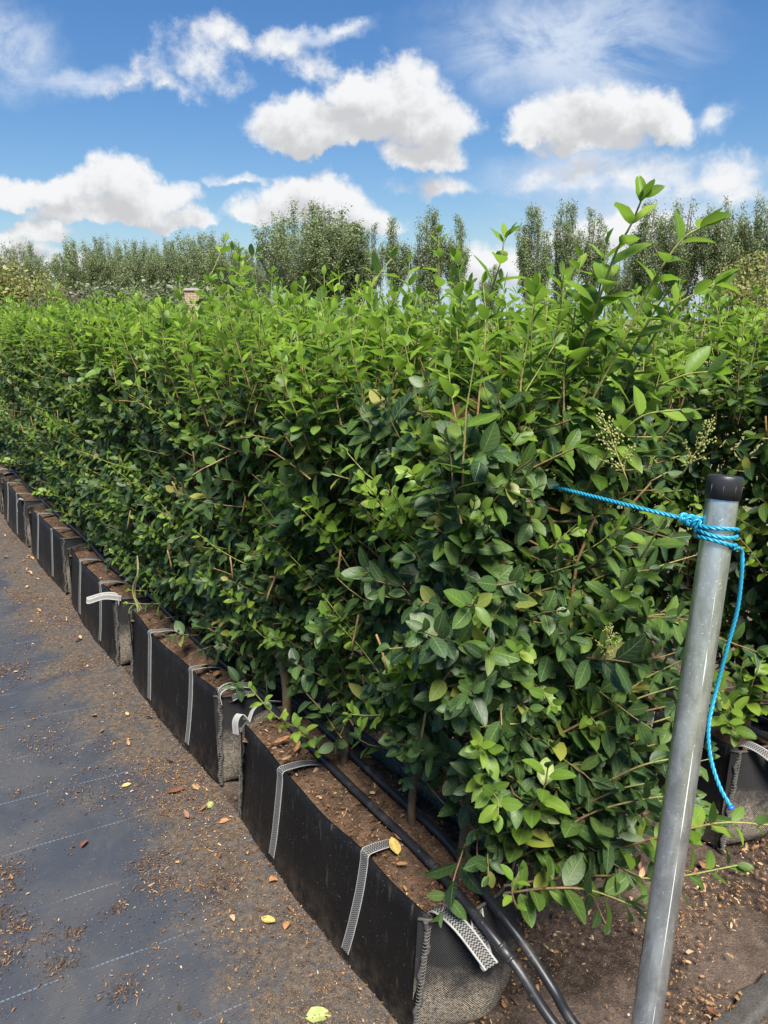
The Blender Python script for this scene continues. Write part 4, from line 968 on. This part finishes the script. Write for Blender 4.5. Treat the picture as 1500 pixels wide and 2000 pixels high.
def path_d(s, q, pt):
    n1 = vnoise(pt * 5.5, 3) * .6 + vnoise(pt * 14, 9) * .4
    return np.clip(np.exp(q / .26) * .9 + np.clip(n1 - .22, 0, 1) * 1.4 * np.exp(q / .55), .012, 1) * np.clip(.45 + n1, .06, 1)
litter('path_litter', 'brown crumbs and chips scattered on the weed fabric beside the bags', 70000, (-6, 1.6, -1.3, .0), (.0020, .0064), 71, path_d, .004)
def clump_d(s, q, pt):
    d = np.zeros(len(s))
    for (u, v, r) in [(10, 1705, .045), (15, 1735, .03), (12, 1790, .035), (25, 1815, .04), (5, 1870, .045), (95, 1832, .022), (142, 1828, .022), (33, 1553, .016), (240, 1935, .03), (10, 1310, .05), (40, 1300, .03), (120, 1890, .03), (235, 1775, .02), (300, 1690, .05), (310, 1730, .04), (430, 1735, .05)]:
        a, b, _ = to_row(at(u, v)); d = np.maximum(d, np.exp(-((s - a) ** 2 + (q - b) ** 2) / (r * r)))
    return d
litter('litter_clumps', 'small clumps of brown plant litter dropped on the weed fabric', 5200, (-1.6, 1.2, -1.2, .0), (.003, .0095), 72, clump_d, .005, power=1.25, asp=(2.5, 8))
litter('bed_litter', 'bark chips and crumbs covering the bare soil between the hedge rows', 48000, (-.6, 2.2, .02, 1.9), (.0028, .012), 73, lambda s, q, pt: np.clip(.35 + vnoise(pt * 6, 4), .05, 1), .006, power=.62)

def fallen(label, u, v, z, L, W, matn, seed, curl=None, group='fallen leaves on the ground'):
    rg = np.random.default_rng(seed); th = rg.uniform(0, 2 * math.pi); mb = MB()
    leaves(mb, np.array([[-L / 2, 0, 0]]), np.array([[1, 0, .02]]), np.array([[0, rg.normal(0, .15), 1]]), L, W, rg.uniform(-.35, .1) if curl is None else curl, rg.uniform(.1, .5), 0, np.array([.5]), 0, rg)
    tube(mb, np.array([[-L / 2 - .008, .001, .001], [-L / 2, 0, 0]]), .0007, 4)
    o = mb.obj('fallen_leaf', [matn]); p = at(u, v, z); o.location = (p[0], p[1], z + .005 + (.006 if z > .1 else 0)); o.rotation_euler = (rg.normal(0, .12), rg.normal(0, .12), th)
    return tag(o, label, 'leaf', group), o
for lab, u, v, z, L, W, mt, rz in [
        ('large yellow fallen leaf lying alone on the dirt left of the nearest bag', 525, 1802, 0, .048, .022, 'leaf_yellow', -.6),
        ('pale green fallen leaf at the bottom edge of the photo', 622, 1988, 0, .055, .034, 'leaf_pale_green', .2),
        ('tan fallen leaf by the gap between the two nearest bags', 382, 1540, 0, .040, .024, 'leaf_tan', 2.2),
        ('dark red brown curled leaf beside the tan leaf at the bag gap', 345, 1548, 0, .055, .024, 'leaf_red_brown', .5),
        ('small yellow fallen leaf on the open fabric left of the bag gap', 247, 1536, 0, .028, .013, 'leaf_yellow', .5),
        ('yellowish green fallen leaf just below the bag gap', 410, 1575, 0, .034, .02, 'leaf_pale_green', 1.4),
        ('small orange fallen leaf close to the far corner of the nearest bag', 438, 1607, 0, .030, .017, 'leaf_orange', .4),
        ('yellow green leaf lying on the soil of the nearest bag', 770, 1665, BH - .01, .048, .026, 'leaf_yellow', 1.9),
        ('orange brown leaf behind the yellow green leaf on the bag soil', 788, 1645, BH - .01, .040, .02, 'leaf_orange', -.4),
        ('small orange leaf in front of the yellow green leaf on the bag soil', 785, 1697, BH - .01, .026, .013, 'leaf_orange', -.2),
        ('rust brown leaf on the soil at the far end of the nearest bag', 552, 1455, BH - .01, .045, .024, 'leaf_orange', .3),
        ('thin curled orange leaf near the rust brown leaf on the bag soil', 582, 1468, BH - .01, .036, .014, 'leaf_orange', 1.2),
        ('light brown leaf by the first strap on the nearest bag soil', 560, 1490, BH - .01, .028, .018, 'leaf_tan', .0),
        ('long pale yellow leaf leaning on the strap of the second bag', 400, 1308, BH - .005, .055, .020, 'leaf_yellow', -.9),
        ('orange leaf on the soil of the second bag near its handle', 425, 1322, BH - .01, .040, .022, 'leaf_orange', 1.3)]:
    _, o = fallen(lab, u, v, z, L, W, mt, int(u + v)); o.rotation_euler[2] = rz
rg = np.random.default_rng(91)
for k in range(98):                               # small dry leaves beside the bags and on the bed
    if k < 48: s, q = rg.uniform(-4.5, .9), -abs(rg.normal(0, .17)) - .03; lab = 'small dry brown leaf lying on the path beside the bags'; g = 'small dry leaves on the path'
    else: s, q = rg.uniform(.5, 1.7), rg.uniform(.2, 1.3); lab = 'small dry brown leaf lying on the bare soil between the rows'; g = 'small dry leaves on the bare soil'
    p = row(s, q); L = rg.uniform(.014, .034); mb = MB()
    leaves(mb, np.array([[-L / 2, 0, 0]]), np.array([[1, 0, .03]]), np.array([[0, .1, 1]]), L, L * rg.uniform(.4, .75), rg.uniform(-.95, .3), rg.uniform(.2, 1.2), 0, np.array([.5]), 0, rg)
    o = mb.obj('fallen_leaf', [['leaf_orange', 'leaf_tan', 'leaf_tan', 'leaf_red_brown', 'leaf_dead_brown'][rg.integers(0, 5)]])
    o.location = (p[0], p[1], .009); o.rotation_euler = (rg.normal(0, .2), rg.normal(0, .2), rg.uniform(0, 6.3)); tag(o, lab, 'leaf', g)

# half buried fabric edge at the lower right
mb = MB(); a, b = at(1395, 2030), at(1580, 1880); d = unit(b - a); sd = np.cross(d, (0, 0, 1)); n = 60
P = np.array([a + (b - a) * t_ + sd * .006 * math.sin(9 * t_) for t_ in np.linspace(-.2, 1.6, n)]); V = []
prof = [(-.030, .002), (-.022, .010), (-.006, .012), (.008, .020), (.020, .022), (.024, .014), (.026, .002)]
for i, p in enumerate(P):
    for (w, h) in prof: V.append(p + sd * w * (1 + .15 * math.sin(i * .7)) + np.array([0, 0, h * (1 + .25 * math.sin(i * 1.3 + w * 90))]))
k = len(prof); q = [(i * k + j, i * k + j + 1, (i + 1) * k + j + 1, (i + 1) * k + j) for i in range(n - 1) for j in range(k - 1)]
ll = np.array(V).reshape(n, k, 3); uvv = np.array([[(i * .01, j * .008) for j in range(k)] for i in range(n)]).reshape(-1, 2)
mb.add(np.array(V), [np.array(q)], 0, [uvv[np.array(q)]]); tag(mb.obj('fabric_strip', ['seam_cloth']), 'folded strip of dark fabric half buried in the soil at the lower right corner', 'fabric strip')

# ------------------------------------------------------------------ background trees and shrubs
def leaf_quads(mb, pos, size, m, rg, updir=.35):
    N = len(pos); a = unit(rg.normal(0, 1, (N, 3)) + np.array([0, 0, updir])); b = unit(np.cross(a, rg.normal(0, 1, (N, 3))))
    s = (np.asarray(size) * .5)[:, None]
    V = np.stack([pos - a * s, pos + b * s * .55, pos + a * s * 1.1, pos - b * s * .55], 1)
    mb.add(V.reshape(-1, 3), [(np.arange(N)[:, None] * 4 + np.arange(4)[None])], m, None, 0, np.repeat(rg.random(N), 4))
def poplar(seed, h, w, tops, n_leaf, spread=.5, leaf=.13, low=.10):
    """fastigiate tree: trunk, steep limbs, leaves strung along the limbs. returns trunk mesh, crown mesh"""
    rg = np.random.default_rng(seed); tr, cr = MB(), MB(); limbs = []
    tube(tr, curve_pts((0, 0, 0), (0, 0, 1), h * .93, rg, 8, .05, .03), np.linspace(.20, .02, 8), 7)
    for k in range(tops):
        th = rg.uniform(0, 6.28); z0 = h * rg.uniform(.03, .45); r_ = w * .5 * rg.uniform(.2, 1) ** .7
        zt = h * (1 - .46 * (r_ / (w * .5)) ** 1.15 * rg.uniform(.55, 1.1)); b = np.array([0, 0, z0]); e = np.array([math.cos(th) * r_, math.sin(th) * r_, max(zt, z0 + h * .25)])
        mdl = b + (e - b) * .45 + np.array([math.cos(th), math.sin(th), 0]) * r_ * .28
        P = spline([b, mdl, e], 14); limbs.append(P); tube(tr, P, np.linspace(.075, .012, 14), 5)
    tw = []
    for P in limbs:
        for q in range(26):
            i = rg.uniform(2, 13); a = int(i); p = P[a] + (P[min(13, a + 1)] - P[a]) * (i - a); d = np.array([rg.normal(0, .5), rg.normal(0, .5), .9])
            tw.append((p, unit(d), rg.uniform(.35, 1.1) * h / 10 * (1.15 - i / 20)))
    per = max(1, n_leaf // len(tw)); pos = []
    for p, d, l in tw:
        t_ = rg.random((per, 1)); pos.append(p + d * l * t_ + rg.normal(0, .15, (per, 3)))
    pos = np.concatenate(pos); leaf_quads(cr, pos, leaf * rg.uniform(.6, 1.3, len(pos)), 0, rg)
    return tr, cr
def bush(seed, h, w, n_leaf, leaf=.15):
    rg = np.random.default_rng(seed); tr, cr = MB(), MB(); pos = []
    for k in range(26):
        th = rg.uniform(0, 6.28); r_ = w * .5 * math.sqrt(rg.random()); e = np.array([math.cos(th) * r_, math.sin(th) * r_, h * (1 - .55 * (r_ / (w * .5)) ** 2) * rg.uniform(.7, 1)])
        P = spline([(e[0] * .2, e[1] * .2, 0), e * .55 + rg.normal(0, .1, 3), e], 8); tube(tr, P, np.linspace(.045, .008, 8), 4)
        m_ = n_leaf // 26; t_ = rg.uniform(.15, 1.02, m_) ** .7; i = np.clip((t_ * 7).astype(int), 0, 6); pos.append(P[i] + (P[i + 1] - P[i]) * (t_ * 7 - i)[:, None] + rg.normal(0, 1, (m_, 3)) * np.array([.16, .16, .14]) * w / 2.6)
    pos = np.concatenate(pos); pos = pos[pos[:, 2] > .02]; leaf_quads(cr, pos, leaf * rg.uniform(.6, 1.3, len(pos)), 0, rg); return tr, cr
TG = 'poplars in the line beyond the hedges'
PV = []
for sd, args in enumerate([(10, 2.9, 24, 20000), (10, 3.5, 30, 25000), (10, 2.5, 17, 13000), (10, 6.6, 58, 46000)]):
    tr, cr = poplar(500 + sd, *args); PV.append((tr.mesh('trunk', ['tree_bark']), cr.mesh('crown', ['poplar_leaf']), float(np.percentile(np.concatenate(cr.V)[:, 2], 99.6))))
def place_tree(v, px, top_py, dist, label, sx=1.0, rz=0.0, name='poplar_tree', cat='tree', group=TG, meshes=None):
    tr, cr, h = (meshes or PV[v]); p = at_y(px, top_py, dist); sc = (p[2] + .03) / h
    r = thing(name, label, cat, (p[0], p[1], -.03), rz, group); r.scale = (sc * sx, sc * sx, sc)
    for nm, me in (('trunk', tr), ('crown', cr)):
        o = bpy.data.objects.new(nm, me); C.collection.objects.link(o); o.parent = r
TREES = [(3, 590, 408, 56, 1.15, 'broad dark poplar, tallest of the clump left of the photo centre'), (1, 645, 416, 57, 1.4, 'poplar merging with the right side of the broad dark poplar'),
         (0, 692, 438, 58, 1.15, 'thin poplar right of the dark clump, shorter than its neighbours'), (2, 728, 440, 57, .85, 'slender poplar with a thin see-through crown beneath the low cloud'),
         (2, 775, 428, 56, .95, 'slender poplar next left of the twin poplars'), (0, 838, 414, 56, .95, 'left and taller of the twin poplars right of centre'), (2, 890, 427, 56, .9, 'right and thinner of the twin poplars right of centre'),
         (2, 960, 520, 60, 1.1, 'short thin poplar in front of the low white cloud'), (0, 1048, 407, 54, .9, 'slim poplar left of the pair that stand against blue sky'), (0, 1108, 401, 54, .85, 'slim pointed poplar, middle of three against blue sky'), (2, 1160, 414, 55, 1.0, 'slim poplar right of the pointed one, behind tall shoots'),
         (1, 1215, 500, 58, 1.0, 'low poplar hidden behind the tallest privet shoot'), (0, 1275, 398, 53, .9, 'poplar just right of the tallest privet shoot'), (1, 1340, 402, 52, .95, 'full poplar behind the leaning privet shoot'), (1, 1420, 404, 50, .9, 'forked poplar with two tops near the right edge'), (1, 1490, 394, 49, .95, 'poplar cut by the right edge of the photo'),
         (3, 35, 478, 68, 1.0, 'rounded poplar at the far left edge above the yellow willow'), (3, 150, 474, 70, 1.0, 'poplar at the left end of the low tree line'), (3, 208, 470, 70, .8, 'poplar second in the low tree line on the left'), (3, 265, 477, 70, 1.0, 'poplar third in the low tree line on the left'),
         (3, 318, 474, 70, .8, 'poplar fourth in the low tree line on the left'), (3, 374, 460, 69, 1.0, 'poplar tallest in the low tree line on the left'), (3, 432, 464, 69, 1.0, 'poplar behind the tall twin shoots on the left'), (3, 496, 494, 69, .75, 'poplar at the right end of the low tree line')]
for k, (v, px, py, d, sx, lab) in enumerate(TREES): place_tree(v, px, py, d, lab, sx, k * 1.3)
def bmesh_pair(seed, h, w, n, lf, leaf=.15): tr, cr = bush(seed, h, w, n, leaf); return (tr.mesh('stem', ['tree_bark']), cr.mesh('crown', [lf]), h)
bw = bmesh_pair(1, 3, 3.4, 9000, 'willow_leaf', .11); bs = bmesh_pair(2, 2.4, 4.0, 9000, 'shrub_leaf', .11); bp = bmesh_pair(3, 2, 2.6, 6000, 'purple_leaf', .10); bd = bmesh_pair(4, 3, 3.0, 8000, 'dark_leaf', .12)
SG = 'shrubs before the tree line'
for k, (ms, px, py, d, sx, nm, lab) in enumerate([(bw, 20, 505, 34, 1.4, 'willow_bush', 'large yellowish green willow bush at the far left edge'), (bw, 78, 530, 33, .8, 'willow_bush', 'smaller yellow green willow bush right of the large one'), (bp, 105, 555, 28, 1.0, 'purple_shrub', 'dark purple leaved shrub on the left behind the hedge'),
        (bs, 215, 545, 36, 1.5, 'pale_shrub', 'pale grey green shrub at the left of the shrub belt'), (bs, 300, 540, 38, 1.6, 'pale_shrub', 'pale grey green shrub left of the brick pillar'), (bs, 440, 550, 38, 1.7, 'pale_shrub', 'pale grey green shrub right of the brick pillar'), (bs, 540, 570, 36, 1.6, 'pale_shrub', 'pale grey green shrub below the dark poplar clump'),
        (bd, 1090, 560, 44, 1.2, 'dark_bush', 'dark green bush below the slim poplars'), (bs, 700, 590, 40, 1.5, 'pale_shrub', 'low grey green shrub under the thin poplars'), (bs, 850, 600, 42, 1.6, 'pale_shrub', 'low grey green shrub under the twin poplars'), (bw, 1485, 488, 36, 1.1, 'willow_bush', 'tall light green willow in front of the poplars at the right edge')]):
    place_tree(0, px, py, d, lab, sx, k * 1.7, nm, 'shrub', SG, ms)
p = at_y(374, 562, 26); pil = thing('brick_pillar', 'red brick pillar standing among the shrubs beyond the hedge', 'pillar', (p[0], p[1], -.03), .2)
mb = MB(); box(mb, (-.24, -.24, 0), (.24, .24, p[2] - .07)); mb.obj('shaft', ['brick'], pil, False)
mb = MB(); box(mb, (-.29, -.29, p[2] - .068), (.29, .29, p[2] + .01)); mb.obj('coping', ['stone_cap'], pil, False)
